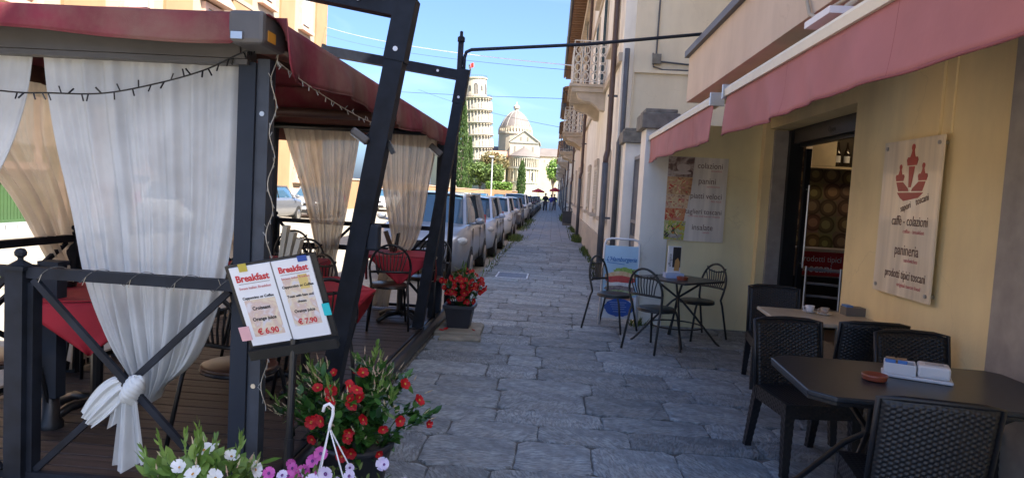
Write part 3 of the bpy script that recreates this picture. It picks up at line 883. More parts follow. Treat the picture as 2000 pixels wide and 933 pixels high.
put('printed_cup', MB().prism([(1.64 + .085 * math.cos(a), 2.05 + .05 * math.sin(a)) for a in [2 * PI * i / 20 for i in range(20)]], 8.965, 8.9675, 'y'), cup_pr, ps)
put('printed_saucer', MB().prism([(1.63 + .11 * math.cos(a), 1.985 + .022 * math.sin(a)) for a in [2 * PI * i / 20 for i in range(20)]], 8.963, 8.9647, 'y'), cup_pr, ps)
put('printed_salad_bowl', MB().prism([(1.565 + .115 * math.cos(a), 1.2 - .055 * math.sin(a)) for a in [PI * i / 12 for i in range(13)]], 8.965, 8.9675, 'y'), mat_food('bowl', [(.55, .5, .45), (.3, .25, .2), (.6, .55, .5)], 9), ps)
for z, s, x, a in ((2.085, 'colazioni', 1.975, .105), (1.89, 'panini', 1.95, .11), (1.70, 'piatti veloci', 1.95, .10), (1.50, 'taglieri toscani', 1.93, .092), (1.30, 'insalate', 1.93, .105)):
    text(s, a, M['brownink'], ps, (x, 8.973, z), RF, sx=.86, bold=.0)
for z, s, x in ((2.025, 'breakfast', 2.06), (1.825, 'sandwiches', 2.03), (1.64, 'fast food', 2.08), (1.445, 'cold cuts and tuscan cheese', 1.94), (1.24, 'salads', 1.98)):
    text(s, .036, M['redfaint'], ps, (x, 8.973, z), RF)

# pillars with stone caps and the gate between them
def pillar(label, x, y, w, d, h):
    t = thing('gate_pillar', label, 'pillar', (x + w / 2, y + d / 2, 0), 0, 'plastered gate pillars')
    put('shaft', MB().b2(x, x + w, y, y + d, 0, h), M['peach'], t)
    o = put('cap', MB().b2(x - .07, x + w + .05, y - .07, y + d + .07, h, h + .2).b2(x - .03, x + w + .02, y - .03, y + d + .03, h + .2, h + .255), M['greystone'], t)
    bmod(o, .012)
pillar('plastered pillar with grey stone cap at the end of the short awning', 1.14, 8.97, .355, .5, 2.52)
pillar('second plastered pillar with grey stone cap, beyond the metal gate', 1.2, 12.1, .5, .5, 2.58)
gt = thing('metal_gate', 'grey barred metal gate with a notice between the two plastered pillars', 'gate', (1.4, 10.8, 0))
put('gate_frame', MB().b2(1.36, 1.42, 9.5, 9.56, .05, 2.34).b2(1.36, 1.42, 12.0, 12.06, .05, 2.34).b2(1.362, 1.418, 9.56, 12.0, 2.28, 2.34).b2(1.362, 1.418, 9.56, 12.0, 1.22, 1.27).b2(1.362, 1.418, 9.56, 12.0, .95, 1.0).b2(1.362, 1.418, 9.56, 12.0, .05, .11), M['gate'], gt)
bar = MB().tube([(0, 0, 0), (0, 0, 1.01)], .011, 6).mesh('gate_bar'); bar.materials.append(M['gate'])
for i in range(20):
    piece('gate_bar', bar, gt, (-.01, 9.62 - 10.8 + i * .123, 1.27))
put('lower_sheet', MB().b2(1.38, 1.4, 9.56, 12.0, .11, .95), M['gate'], gt)
put('ornament', MB().tube([(1.39, 9.6 + i * .12, 1.01 + .2 * (i % 2)) for i in range(20)], .01, 6), M['gate'], gt)
put('notice', MB().b2(1.345, 1.352, 10.25, 10.5, 1.45, 2.05), M['paper'], gt)

# ============================================================ ROW OF HOUSES (right)
ORD = ['first', 'second', 'third', 'fourth', 'fifth', 'sixth', 'seventh', 'eighth', 'ninth', 'tenth', 'eleventh', 'twelfth', 'thirteenth']
def scroll_panel(mb, p0, p1, z0, z1):
    """ornate iron railing between two points: rails, posts and S scrolls"""
    p0, p1 = Vector(p0), Vector(p1)
    L = (p1 - p0).length
    d = (p1 - p0) / L
    n = max(2, round(L / .22))
    for z in (z0 + .06, z1 - .12, z1):
        mb.bar(p0 + Vector((0, 0, z)), p1 + Vector((0, 0, z)), .025, .02)
    for i in range(n + 1):
        q = p0 + d * (L * i / n)
        mb.bar(q + Vector((0, 0, z0)), q + Vector((0, 0, z1)), .018, .018, up=(0, 1, .01))
        if i < n:
            c = p0 + d * (L * (i + .5) / n)
            w = L / n * .36
            h = (z1 - z0 - .2) / 4
            for k in range(4):
                zz = z0 + .08 + h * (k + .5)
                mb.tube([c + d * (w * math.cos(a)) + Vector((0, 0, zz + h * .45 * math.sin(a))) for a in [2 * PI * j / 8 for j in range(8)]], .016, 4, closed=True)
def balcony(parent, y0, y1, z, det, iron):
    sl = MB().prism([(y0, z - .07), (y1, z - .07), (y1, z), (y0, z)], .24, 1.149, 'x').prism([(y0 + .05, z - .19), (y1 - .05, z - .19), (y1 - .05, z - .072), (y0 + .05, z - .072)], .30, 1.149, 'x')
    o = put('balcony', sl, M['balstone'], parent)
    prof = [(1.149, z - .62), (1.02, z - .6), (.92, z - .5), (.78, z - .42), (.62, z - .4), (.48, z - .33), (.42, z - .193), (1.149, z - .193)]
    for yy in (y0 + .12, y1 - .5):
        put('corbel', MB().prism(prof, yy, yy + .36, 'y'), M['balstone'], o)
    rl = MB()
    if det:
        scroll_panel(rl, (.32, y0 + .06, 0), (1.13, y0 + .06, 0), z + .003, z + 1.05)
        scroll_panel(rl, (.32, y0 + .08, 0), (.32, y1 - .06, 0), z + .003, z + 1.05)
    else:
        for zz in (z + .08, z + 1.0):
            rl.b2(.3, .33, y0 + .05, y1 - .05, zz, zz + .04).b2(.3, 1.14, y0 + .03, y0 + .06, zz, zz + .04)
        for i in range(8):
            rl.b2(.3 + i * .105, .345 + i * .105, y0 + .035, y0 + .055, z + .004, z + 1.0)
        for i in range(int((y1 - y0) / .2)):
            rl.b2(.305, .325, y0 + .1 + i * .2, y0 + .16 + i * .2, z + .004, z + 1.0)
    put('railing', rl, iron, o)
def shutter_window(parent, y0, y1, z0, z1, m, opened, det):
    o = put('window', MB().b2(1.11, 1.149, y0 - .14, y0, z0 - .1, z1 + .14).b2(1.11, 1.149, y1, y1 + .14, z0 - .1, z1 + .14).b2(1.09, 1.149, y0 + .002, y1 - .002, z1, z1 + .18), M['balstone'], parent)
    put('sill', MB().b2(1.0, 1.149, y0 - .2, y1 + .2, z0 - .18, z0 - .102), M['balstone'], o)
    ym = (y0 + y1) / 2
    for a, b in ((y0 + .01, ym - .01), (ym + .01, y1 - .01)):
        s = MB().b2(1.125, 1.146, a, b, z0, z1)
        s.b2(1.105, 1.124, a, a + .06, z0, z1).b2(1.105, 1.124, b - .06, b, z0, z1).b2(1.105, 1.124, a + .062, b - .062, z0, z0 + .08).b2(1.105, 1.124, a + .062, b - .062, z1 - .08, z1)
        if det:
            k = int((z1 - z0 - .16) / .075)
            for i in range(k):
                zz = z0 + .09 + i * .075
                s.add([(1.106, a + .062, zz), (1.106, b - .062, zz), (1.124, b - .062, zz + .06), (1.124, a + .062, zz + .06)], [(0, 1, 2, 3)])
        put('shutter', s, m, o)
wallcols = [M['peach'], mat('apricot_plaster', (.70, .59, .46), .88, var=.1, dirt=.25, dcol=(.4, .3, .22)), M['creamwall'], mat('sand_plaster', (.64, .55, .44), .88, var=.1, dirt=.25, dcol=(.36, .29, .22)), M['ivory'], M['ochre']]
Y0 = 13.3
for i in range(13):
    y0 = 13.3 if i == 0 else 25.9 + (i - 1) * 13.2
    y1 = 25.9 + i * 13.2
    Hh = [10.2, 9.9, 10.4, 9.6, 10.3, 9.8, 10.1, 9.7, 10.0, 9.9, 10.2, 9.8, 10.0][i]
    lab = ['cream house with brown drainpipe, first beyond the gate', 'house with flower box on its balcony, second beyond the gate'][i] if i < 2 else ORD[i] + ' house of the right-hand row, counted from the gate'
    t = thing('row_house', lab, 'house', (1.15, y0, 0), 0, 'row houses along the right pavement')
    wm = wallcols[i % 6]
    put('wall', MB().b2(1.15, 9, y0, y1 - .004, -.1, Hh), wm, t)
    if i == 0:
        put('end_wall', MB().b2(1.36, 8.9, 13.24, 13.298, 0, 10.0), M['creamwall'], t)
        put('string_course', MB().b2(1.38, 8.9, 13.19, 13.238, 3.98, 4.04).b2(1.36, 1.38, 13.2, 13.238, 0, 4.04), M['creamwall'], t)
        put('conduit', MB().tube([(1.78, 13.2, 8), (1.76, 13.2, 4.3), (1.80, 13.2, 4.2), (2.9, 13.2, 4.13), (3.6, 13.2, 4.1)], .018, 6).tube([(1.70, 13.2, 4.35), (1.72, 13.2, 4.1), (1.9, 13.2, 4.05), (3.2, 13.2, 4.07)], .014, 6), M['pipegrey'], t)
        put('junction_box', MB().b2(1.7, 1.85, 13.15, 13.235, 4.15, 4.33), M['greystone'], t)
    put('plinth', MB().b2(1.10, 1.149, y0 + .01, y1 - .02, 0, .75), M['balstone'], t)
    put('string_course', MB().b2(1.08, 1.149, y0, y1 - .01, 4.2, 4.36).b2(1.1, 1.149, y0, y1 - .01, 7.3, 7.42), M['balstone'], t)
    # roof with eaves and rafters
    rf = put('roof', MB().prism([(.35, Hh + .02), (9.2, Hh + 1.9), (9.2, Hh + 2.05), (.35, Hh + .14)], y0, y1 - .006, 'y'), M['rooftile'], t)
    if i < 6:
        ra = MB()
        k = int((y1 - y0) / .45)
        for j in range(k):
            yy = y0 + .2 + j * .45
            ra.b2(.42, 1.149, yy, yy + .12, Hh - .16, Hh + .018)
        o = put('rafters', ra, mat('eave_brown', (.22, .13, .08), .8) if i == 0 else bpy.data.materials['eave_brown'], rf)
        put('gutter', MB().tube([(.32, y0, Hh + .02), (.32, y1 - .01, Hh + .02)], .07, 8), M['pipegrey'], rf)
        put('cornice', MB().b2(.95, 1.149, y0, y1 - .01, Hh - .6, Hh - .17), M['balstone'], t)
    # windows
    det = i < 2
    ys = [y0 + 1.25, y0 + 4.9, y0 + 8.6] if i == 0 else [y0 + 1.6, y0 + 5.2, y0 + 9.2]
    if i < 8:
        for k, yy in enumerate(ys):
            shutter_window(t, yy, yy + 1.15, 1.3, 2.75 if i else 2.45, M['shutter'], False, det)
            shutter_window(t, yy, yy + 1.15, 4.9 if k != 1 else 4.42, 7.0, M['greenpaint'], False, det)
            shutter_window(t, yy, yy + 1.15, 7.9, 9.3, M['greenpaint'], False, False)
        yb = 17.3 if i == 0 else y0 + 4.3
        iron = M['ironwhite'] if i != 2 else M['pipegrey']
        balcony(t, yb, yb + 2.9, 4.39, i < 2, iron)
        # drainpipe: copper above, iron below the elbow
        yp = y0 + .55
        put('drainpipe', MB().tube([(.34, yp, Hh), (.6, yp, Hh - .35), (1.03, yp, Hh - .75), (1.03, yp, 2.75), (1.03, yp + .02, 2.55), (.99, yp - .12, 2.4), (.99, yp - .12, 2.28)], .055, 8), M['pipe'], t, True)
        put('lower_pipe', MB().tube([(.99, yp - .12, 2.3), (.99, yp - .12, .03)], .062, 8), M['pipegrey'], t, True)
        put('pipe_bracket', MB().b2(.96, 1.149, yp - .02, yp + .02, 3.6, 3.64).b2(.96, 1.149, yp - .02, yp + .02, 6.4, 6.44).b2(.93, 1.149, yp - .14, yp - .1, 1.2, 1.24), M['pipegrey'], t)
# far drain stack at the near corner of the first house
cp = put('utility_pipe', MB().tube([(1.17, 13.1, 0.1), (1.17, 13.1, 2.65), (1.22, 13.14, 2.8), (1.22, 13.16, 4.4)], .05, 8), M['pipegrey'], None, True)
tag(cp, 'dark grey pipe standing at the near corner of the first house', 'pipe')
fb = thing('flower_box', 'small planter with pink and green plants on the second balcony', 'planter', (.3, 30.4, 5.45))
put('trough', MB().b2(.2, .34, 30.2, 31.4, 5.44, 5.6), M['pot'], fb)
bn = thing('litter_bin', 'dark grey litter bin with hoop handle standing by the right-hand wall', 'bin', (.86, 38.6, 0))
put('body', MB().prism([(.60, .12), (1.12, .12), (1.14, .78), (.58, .78)], 38.4, 38.8, 'y'), mat('bin_grey', (.045, .05, .055), .6), bn)
put('hood', MB().tube([(.62, 38.6, .78), (.64, 38.6, .92), (.75, 38.6, 1.0), (.97, 38.6, 1.0), (1.08, 38.6, .92), (1.1, 38.6, .78)], .03, 6), M['pipegrey'], bn)
put('base', MB().b2(.6, 1.12, 38.42, 38.78, 0, .1), M['greystone'], bn)

# ============================================================ LEFT SIDE
lb = thing('palazzo', 'ochre and ivory palazzo with pedimented windows across the road', 'building', (-15, 24, 0))
put('wall', MB().b2(-28, -15, 2, 43.7, -.3, 16), M['ivory'], lb)
put('plinth', MB().b2(-14.999, -14.9, 2, 43.7, -.1, 1.2), M['rose'], lb)
put('string_course', MB().b2(-14.999, -14.8, 2, 43.72, 5.2, 5.5).b2(-14.999, -14.85, 2, 43.72, 9.6, 9.8), M['ivory'], lb)
put('cornice', MB().b2(-28, -14.4, 1.9, 44.2, 16, 16.5), M['rose'], lb)
for k in range(8):
    yb = 43.7 - 1.9 - k * 5.4
    put('pilaster', MB().b2(-14.999, -14.88, yb, yb + 1.9, 1.2, 5.2).b2(-14.999, -14.88, yb, yb + 1.9, 5.5, 9.6).b2(-14.999, -14.88, yb, yb + 1.9, 9.8, 16), M['ochre'], lb)
    yc = yb - 1.75
    for z0, z1, ped in ((1.9, 4.1, 0), (6.3, 8.6, 1), (10.6, 12.9, 1)):
        fr = put('window', MB().b2(-14.999, -14.93, yc - .6, yc + .6, z0, z1), M['glass'], lb)
        put('frame', MB().b2(-14.999, -14.82, yc - .85, yc - .6, z0 - .2, z1 + .2).b2(-14.999, -14.82, yc + .6, yc + .85, z0 - .2, z1 + .2).b2(-14.999, -14.82, yc - .598, yc + .598, z1 + .002, z1 + .2).b2(-14.999, -14.7, yc - .95, yc + .95, z0 - .4, z0 - .202), M['rose'], fr)
        put('shutter', MB().b2(-14.929, -14.89, yc - .58, yc - .03, z0 + .02, z1 - .02).b2(-14.929, -14.89, yc + .03, yc + .58, z0 + .02, z1 - .02), mat('grey_shutter', (.32, .34, .33), .6) if 'grey_shutter' not in bpy.data.materials else bpy.data.materials['grey_shutter'], fr)
        if ped:
            put('pediment', MB().prism([(yc - 1.05, z1 + .3), (yc + 1.05, z1 + .3), (yc + 1.05, z1 + .42), (yc, z1 + .95), (yc - 1.05, z1 + .42)], -14.999, -14.45, 'x'), M['rose'], fr)
gg = thing('green_gate', 'green slatted gate in the wall across the road behind the terrace', 'gate', (-14.9, 19, 0))
put('gate_frame', MB().b2(-14.898, -14.84, 16.4, 16.5, 0, 2.2).b2(-14.898, -14.84, 19.9, 20.0, 0, 2.2).b2(-14.898, -14.84, 16.5, 19.9, 2.1, 2.2).b2(-14.898, -14.84, 16.5, 19.9, 0.0, .1).b2(-14.898, -14.84, 16.5, 19.9, 1.1, 1.18), mat('bright_green_paint', (.04, .085, .03), .5, var=.1), gg)
slat = MB().b2(0, .03, 0, .09, .1, 2.1).mesh('slat'); slat.materials.append(bpy.data.materials['bright_green_paint'])
for i in range(28):
    piece('slat', slat, gg, (.005, -2.46 + i * .12, 0))
wl_ = thing('garden_wall', 'low ochre garden wall on the left side of the road beyond the palazzo', 'wall', (-13.5, 100, 0))
put('wall', MB().b2(-14.2, -13.9, 46, 140, -.1, 1.9), M['ochre'], wl_)
put('wall', MB().b2(-13.899, -7.2, 139.6, 140, -.1, 2.0), M['ochre'], wl_)
put('coping', MB().b2(-14.26, -13.84, 46, 140.1, 1.9, 2.0).b2(-13.839, -7.15, 139.5, 140.1, 2.001, 2.1), M['rose'], wl_)

# ============================================================ LEAVES AND TREES
def leaf_verts(mb, p, d, up, L, Wd, fold=.25, pts=4):
    d = Vector(d).normalized()
    s = d.cross(Vector(up))
    if s.length < 1e-3: s = d.orthogonal()
    s.normalize()
    n = s.cross(d).normalized()
    p = Vector(p)
    if pts == 4:
        mb.add([p, p + d * L * .5 + s * Wd * .5, p + d * L, p + d * L * .5 - s * Wd * .5], [(0, 1, 2, 3)])
    else:
        a = p + d * L * .35 + n * fold * Wd * .4
        b = p + d * L * .7 + n * fold * Wd * .25
        e = p + d * L - n * fold * Wd * .5
        mb.add([p, p + d * L * .3 + s * Wd * .5, p + d * L * .68 + s * Wd * .42, e, p + d * L * .68 - s * Wd * .42, p + d * L * .3 - s * Wd * .5, a - n * Wd * .18, b - n * Wd * .18],
               [(0, 1, 6), (0, 6, 5), (1, 2, 7, 6), (6, 7, 4, 5), (2, 3, 7), (7, 3, 4)])
def rvec(r):
    while True:
        v = Vector((r.uniform(-1, 1), r.uniform(-1, 1), r.uniform(-1, 1)))
        if .05 < v.length < 1: return v
def crown(r, clumps, n, size):
    mb = MB()
    for i in range(n):
        c, rad = clumps[r.randrange(len(clumps))]
        v = rvec(r)
        v = v.normalized() * (v.length ** .5)
        p = Vector(c) + Vector((v.x * rad[0], v.y * rad[1], v.z * rad[2]))
        leaf_verts(mb, p, rvec(r), rvec(r), size * r.uniform(.6, 1.3), size * r.uniform(.5, .9))
    return mb
def tree(name, label, x, y, h, w, th, m, n, size, seed, group='trees before the cathedral'):
    r = random.Random(seed)
    t = thing(name, label, 'tree', (x, y, -.1), 0, group)
    tk = MB().tube([(0, 0, 0), (.1, 0, h * .25), (-.05, .1, h * .5), (0, 0, h * .7)], h * .03, 8, r2=h * .012)
    cl = []
    for k in range(9):
        a = r.uniform(0, 2 * PI)
        q = r.uniform(.15, .32) * w
        zz = h * r.uniform(.42, .86)
        c = (math.cos(a) * q, math.sin(a) * q, zz)
        cl.append((c, (w * r.uniform(.18, .28),) * 2 + (h * r.uniform(.12, .18),)))
        tk.tube([(0, 0, h * .3), (c[0] * .5, c[1] * .5, h * .45), c], h * .012, 5, r2=h * .004)
    cl.append(((0, 0, h * .85), (w * .25, w * .25, h * .15)))
    loc('trunk', tk, M['bark'], t)
    loc('crown', crown(r, cl, n, size), m, t, fix=False)
    return t
def cypress(label, x, y, h, w, seed, group='dark cypresses before the tower'):
    r = random.Random(seed)
    t = thing('cypress_tree', label, 'tree', (x, y, -.1), 0, group)
    loc('trunk', MB().tube([(0, 0, 0), (0, 0, h * .8)], w * .1, 6, r2=.05), M['bark'], t)
    mb = MB()
    for i in range(2200):
        u = r.random()
        z = h * (.06 + .94 * u)
        rad = w * .5 * min(1, (u + .04) * 5) ** .5 * (1 - u ** 2.6) ** .8 * r.uniform(.55, 1.08) + .05
        a = r.uniform(0, 2 * PI)
        leaf_verts(mb, (math.cos(a) * rad, math.sin(a) * rad, z), (math.cos(a) * .35 + r.uniform(-.3, .3), math.sin(a) * .35 + r.uniform(-.3, .3), 1), rvec(r), w * .32, w * .11)
    loc('crown', mb, M['leafcy'], t, fix=False)
cypress('tall slim cypress, nearest the dark steel post', -32.3, 240, 31.5, 3.7, 1)
cypress('shorter cypress standing close right of the tall one', -30.0, 242, 20, 2.9, 2)
cypress('small cypress in front of the cathedral apse', -11.2, 240, 12.6, 2.7, 3)
tree('broadleaf_tree', 'tree with rusty brown crown in front of the leaning tower', -19.0, 215, 14.2, 9.5, 0, M['leafo'], 2600, .8, 4)
tree('broadleaf_tree', 'grey green tree lowest in the group under the tower', -21.3, 200, 10.0, 9, 0, M['leaft'], 2600, .7, 5)
tree('broadleaf_tree', 'rounded green tree between the street lamp and the apse', -16.4, 195, 9.6, 8.5, 0, M['leaft'], 2600, .7, 6)
tree('broadleaf_tree', 'leafy tree at the far end of the right-hand house row', -.2, 200, 12.2, 5.5, 0, M['leafl'], 2200, .6, 7)
hd = MB(); r_ = random.Random(9)
for i in range(3500):
    leaf_verts(hd, (-11.4 + 4.2 * r_.random(), 118 + 1.4 * r_.random(), 1.7 + 1.6 * r_.random() ** .7), rvec(r_), rvec(r_), .34, .22)
hg = thing('hedge', 'bright green clipped hedge above the ochre wall, left of the cathedral', 'hedge', (-9.5, 118, -.1))
put('foliage', hd, M['leafl'], hg, fix=False)
put('base_wall', MB().b2(-11.6, -7.0, 117.4, 117.8, -.1, 2.05), M['ochre'], hg)
sp = thing('street_lamp', 'slim grey street lamp post rising in front of the trees', 'street lamp', (-5.4, 60, -.1))
put('pole', MB().tube([(-5.36, 60, -.1), (-5.42, 60, 4.6)], .06, 8), mat('lamp_grey', (.5, .52, .52), .5), sp)
put('lamp_head', MB().ball((-5.5, 59.9, 4.65), .18, 8, 5, (1.4, 1.4, .5)), bpy.data.materials['lamp_grey'], sp)

# ============================================================ LEANING TOWER
tw = thing('leaning_tower', 'white marble tower with tiers of arcades leaning to the left', 'tower', (-34.1, 315, -.1))
tw.rotation_euler = (0, R(-4.8), 0)
tw.scale = (1, 1, .955)
def tier(parent, name, z0, z1, rc, rco, n, m, arch=.32):
    """an arcade: core wall, ring of columns, arches and a cornice"""
    h = z1 - z0
    loc(name, MB().lathe([(rc, z0), (rc, z1)], 40), M['marbledark'], parent, smooth=True)  # darker tone puts the shade behind the columns into the core's colour
    co = MB()
    za = z0 + h * (1 - arch)
    for i in range(n):
        a = 2 * PI * (i + .5) / n
        x, y = math.cos(a) * rco, math.sin(a) * rco
        co.tube([(x, y, z0), (x, y, za)], .26, 5, cap=False)
        for s in (-1, 1):
            pts = []
            for k in range(4):
                q = k / 3 * PI / 2
                pts.append((PI / n * (1 - math.cos(q)) , za + (h * arch * .62) * math.sin(q)))
            # spandrel between neighbouring arches
            top = za + h * arch * .7
            for k in range(3):
                a1, a2 = a + s * pts[k][0], a + s * pts[k + 1][0]
                co.add([(math.cos(a) * rco, math.sin(a) * rco, pts[k][1]), (math.cos(a1) * rco, math.sin(a1) * rco, pts[k][1]), (math.cos(a2) * rco, math.sin(a2) * rco, pts[k + 1][1]), (math.cos(a) * rco, math.sin(a) * rco, pts[k + 1][1])], [(0, 1, 2, 3)])
    tag(loc('colonnade', co, m, parent), kind='stuff')
    zt = za + h * arch * .6
    loc('cornice', MB().lathe([(rc, zt), (rco + .12, zt), (rco + .12, z1 - .35), (rco + .5, z1 - .3), (rco + .5, z1), (rc, z1)], 40), m, parent)
tier(tw, 'drum', 0, 11, 7.3, 7.6, 15, M['marble'], .3)
for k in range(6):
    tier(tw, 'drum', 11 + k * 5.77, 11 + (k + 1) * 5.77, 6.1, 7.3, 30, M['marble'])
bf = MB().lathe([(5.3, 45.6), (5.3, 54.3), (5.75, 54.4), (5.75, 54.9), (4.9, 54.9), (4.9, 46)], 32)
bo = loc('belfry', bf, M['marble'], tw)
ow = MB()
for i in range(12):
    a = 2 * PI * i / 12 + .2
    w = .16 if i % 2 else .10
    z0, z1 = (47.0, 51.3) if i % 2 else (48.5, 50.6)
    R1 = 5.36
    pts = [(a - w, z0), (a + w, z0), (a + w, z1)] + [(a + w * math.cos(q), z1 + w * 5 * math.sin(q)) for q in (PI / 4, PI / 2, 3 * PI / 4)] + [(a - w, z1)]
    ow.add([(R1 * math.cos(p), R1 * math.sin(p), z) for p, z in pts], [tuple(range(len(pts)))])
loc('belfry_opening', ow, mat('dark_opening', (.08, .075, .07), .9), bo)
rl = MB()
for i in range(36):
    a = 2 * PI * i / 36
    rl.tube([(5.6 * math.cos(a), 5.6 * math.sin(a), 54.9), (5.6 * math.cos(a), 5.6 * math.sin(a), 55.8)], .05, 4)
    a = 2 * PI * i / 36
    rl.tube([(7.5 * math.cos(a), 7.5 * math.sin(a), 45.6), (7.5 * math.cos(a), 7.5 * math.sin(a), 46.7)], .05, 4)
rl.tube([(5.6 * math.cos(2 * PI * i / 36), 5.6 * math.sin(2 * PI * i / 36), 55.8) for i in range(36)], .05, 4, closed=True)
rl.tube([(7.5 * math.cos(2 * PI * i / 36), 7.5 * math.sin(2 * PI * i / 36), 46.7) for i in range(36)], .05, 4, closed=True)
loc('railing', rl, M['pipegrey'], tw)
gl = MB().tube([(-1.2, -4, 54.9), (-1.2, -4, 61.5)], .08, 5)
loc('flagpole', gl, M['pipegrey'], tw)
loc('flag', MB().grid(lambda u, v: (-1.2 + 1.5 * u, -4 + .3 * math.sin(u * 6), 59.2 + 2.2 * v + .3 * u), 6, 3), mat('flag_red', (.6, .08, .06), .7), tw)

# ============================================================ CATHEDRAL
ct = thing('cathedral', 'white marble cathedral with grey dome, round apse and gabled choir', 'church', (-14, 300, -.1))
Yc = 300
put('apse', MB().lathe([(6.4, 0), (6.4, 17.8)], 28, (-13.7, Yc + 6, 0)), M['marble'], ct, True)
put('apse_roof', MB().lathe([(7.3, 17.6), (7.3, 17.9), (.1, 22.2)], 28, (-13.7, Yc + 6, 0)), M['lead'], ct)
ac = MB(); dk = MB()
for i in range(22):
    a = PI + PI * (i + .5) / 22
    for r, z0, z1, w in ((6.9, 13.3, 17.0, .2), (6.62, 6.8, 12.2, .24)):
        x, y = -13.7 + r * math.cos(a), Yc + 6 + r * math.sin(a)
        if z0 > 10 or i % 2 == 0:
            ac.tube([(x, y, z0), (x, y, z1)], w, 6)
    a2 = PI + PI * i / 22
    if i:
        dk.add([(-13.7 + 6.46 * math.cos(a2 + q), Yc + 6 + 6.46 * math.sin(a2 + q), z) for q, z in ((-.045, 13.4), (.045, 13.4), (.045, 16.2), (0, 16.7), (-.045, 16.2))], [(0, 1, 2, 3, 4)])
put('apse_colonnade', ac, M['marble'], ct)['kind'] = 'stuff'
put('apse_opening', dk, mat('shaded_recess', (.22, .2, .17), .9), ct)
put('apse_band', MB().lathe([(6.41, 12.3), (7.1, 12.4), (7.1, 13.2), (6.41, 13.3)], 28, (-13.7, Yc + 6, 0)).lathe([(6.41, 17.0), (7.1, 17.0), (7.1, 17.6)], 28, (-13.7, Yc + 6, 0)).lathe([(6.41, 6.2), (6.75, 6.3), (6.75, 6.7), (6.41, 6.8)], 28, (-13.7, Yc + 6, 0)), M['marbledark'], ct)
for a in (-2.3, -1.57, -.85):
    x, y = -13.7 + 6.43 * math.cos(a), Yc + 6 + 6.43 * math.sin(a)
    put('window', MB().box((x, y, 9.5), (.5, .9, 3.2), a), M['glass'], ct)
put('choir', MB().prism([(-20.3, 0), (-7.6, 0), (-7.6, 24.4), (-14.0, 29.0), (-20.3, 24.4)], Yc + 7, Yc + 30, 'y'), M['marble'], ct)
put('choir_roof', MB().prism([(-20.9, 24.2), (-14.0, 29.2), (-7.0, 24.2), (-7.0, 24.8), (-14.0, 29.9), (-20.9, 24.8)], Yc + 6.6, Yc + 30, 'y'), M['marbledark'], ct)
put('choir_band', MB().b2(-20.3, -7.6, Yc + 6.7, Yc + 6.99, 23.9, 24.4), M['marbledark'], ct)
for x in (-18, -14, -10):
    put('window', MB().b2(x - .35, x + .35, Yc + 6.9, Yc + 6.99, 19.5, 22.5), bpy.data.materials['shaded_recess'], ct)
for x in (-15.5, -12.5):
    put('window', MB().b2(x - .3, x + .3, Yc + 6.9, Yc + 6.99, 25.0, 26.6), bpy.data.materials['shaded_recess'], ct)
put('side_aisle', MB().prism([(-25.5, 0), (-20.3, 0), (-20.3, 21), (-25.5, 16)], Yc + 8, Yc + 34, 'y').prism([(-7.6, 0), (-1, 0), (-1, 13.5), (-7.6, 18)], Yc + 8, Yc + 34, 'y'), M['marble'], ct)
put('transept', MB().b2(-7.6, 22, Yc + 35, Yc + 50, 0, 20.2).b2(-60, -20, Yc + 36, Yc + 52, 0, 20.2), M['marble'], ct)
put('transept_roof', MB().prism([(Yc + 34.5, 20.2), (Yc + 42.5, 24.5), (Yc + 50.5, 20.2)], -7.6, 22, 'x').prism([(Yc + 35.5, 20.2), (Yc + 43.5, 24.2), (Yc + 51.5, 20.2)], -60, -20, 'x'), M['lead'], ct)
for x in (-5, -1.5, 2, 5.5):
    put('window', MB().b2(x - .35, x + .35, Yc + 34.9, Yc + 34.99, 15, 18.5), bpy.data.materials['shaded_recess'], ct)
dc = (-20.0, Yc + 36, 0)
put('dome_drum', MB().lathe([(7.9, 20), (7.9, 29.6), (8.3, 29.7), (8.3, 30.2), (7.7, 31.0), (7.7, 33.2)], 24, dc), M['marble'], ct)
da = MB()
for i in range(36):
    a = 2 * PI * i / 36
    da.box((dc[0] + 8.0 * math.cos(a), dc[1] + 8.0 * math.sin(a), 31.2), (.5, .35, 2.0), a)
    da.add([(dc[0] + 8.05 * math.cos(a - .07), dc[1] + 8.05 * math.sin(a - .07), 32.2), (dc[0] + 8.05 * math.cos(a + .07), dc[1] + 8.05 * math.sin(a + .07), 32.2), (dc[0] + 8.05 * math.cos(a), dc[1] + 8.05 * math.sin(a), 33.8)], [(0, 1, 2)])
put('dome_arcade', da, M['marble'], ct)['kind'] = 'stuff'
dp = [(7.6, 32.8), (7.3, 33.8), (6.7, 35.2), (5.8, 36.8), (4.6, 38.4), (3.2, 39.8), (1.8, 40.8), (.9, 41.2)]
put('dome', MB().lathe(dp, 32, dc), M['lead'], ct, True)
ribs = MB()
for i in range(12):
    a = 2 * PI * i / 12
    ribs.tube([(dc[0] + (r_ + .05) * math.cos(a), dc[1] + (r_ + .05) * math.sin(a), z) for r_, z in dp], .14, 5)
put('dome_rib', ribs, M['marbledark'], ct)['kind'] = 'stuff'
put('lantern', MB().lathe([(1.1, 41.0), (1.0, 42.2), (1.55, 42.4), (1.5, 43.4), (.4, 44.2), (.1, 45.6)], 12, dc), M['marble'], ct)
at2 = thing('terrace_roofs', 'low tiled house between the tower and the cathedral', 'house', (-30, 290, -.1))
put('wall', MB().b2(-27.8, -21.3, 296, 307, -.1, 17.2), M['marble'], at2)
put('roof', MB().prism([(295.5, 17.2), (301, 19.6), (307.5, 17.2)], -28.2, -21, 'x'), M['rooftile'], at2)

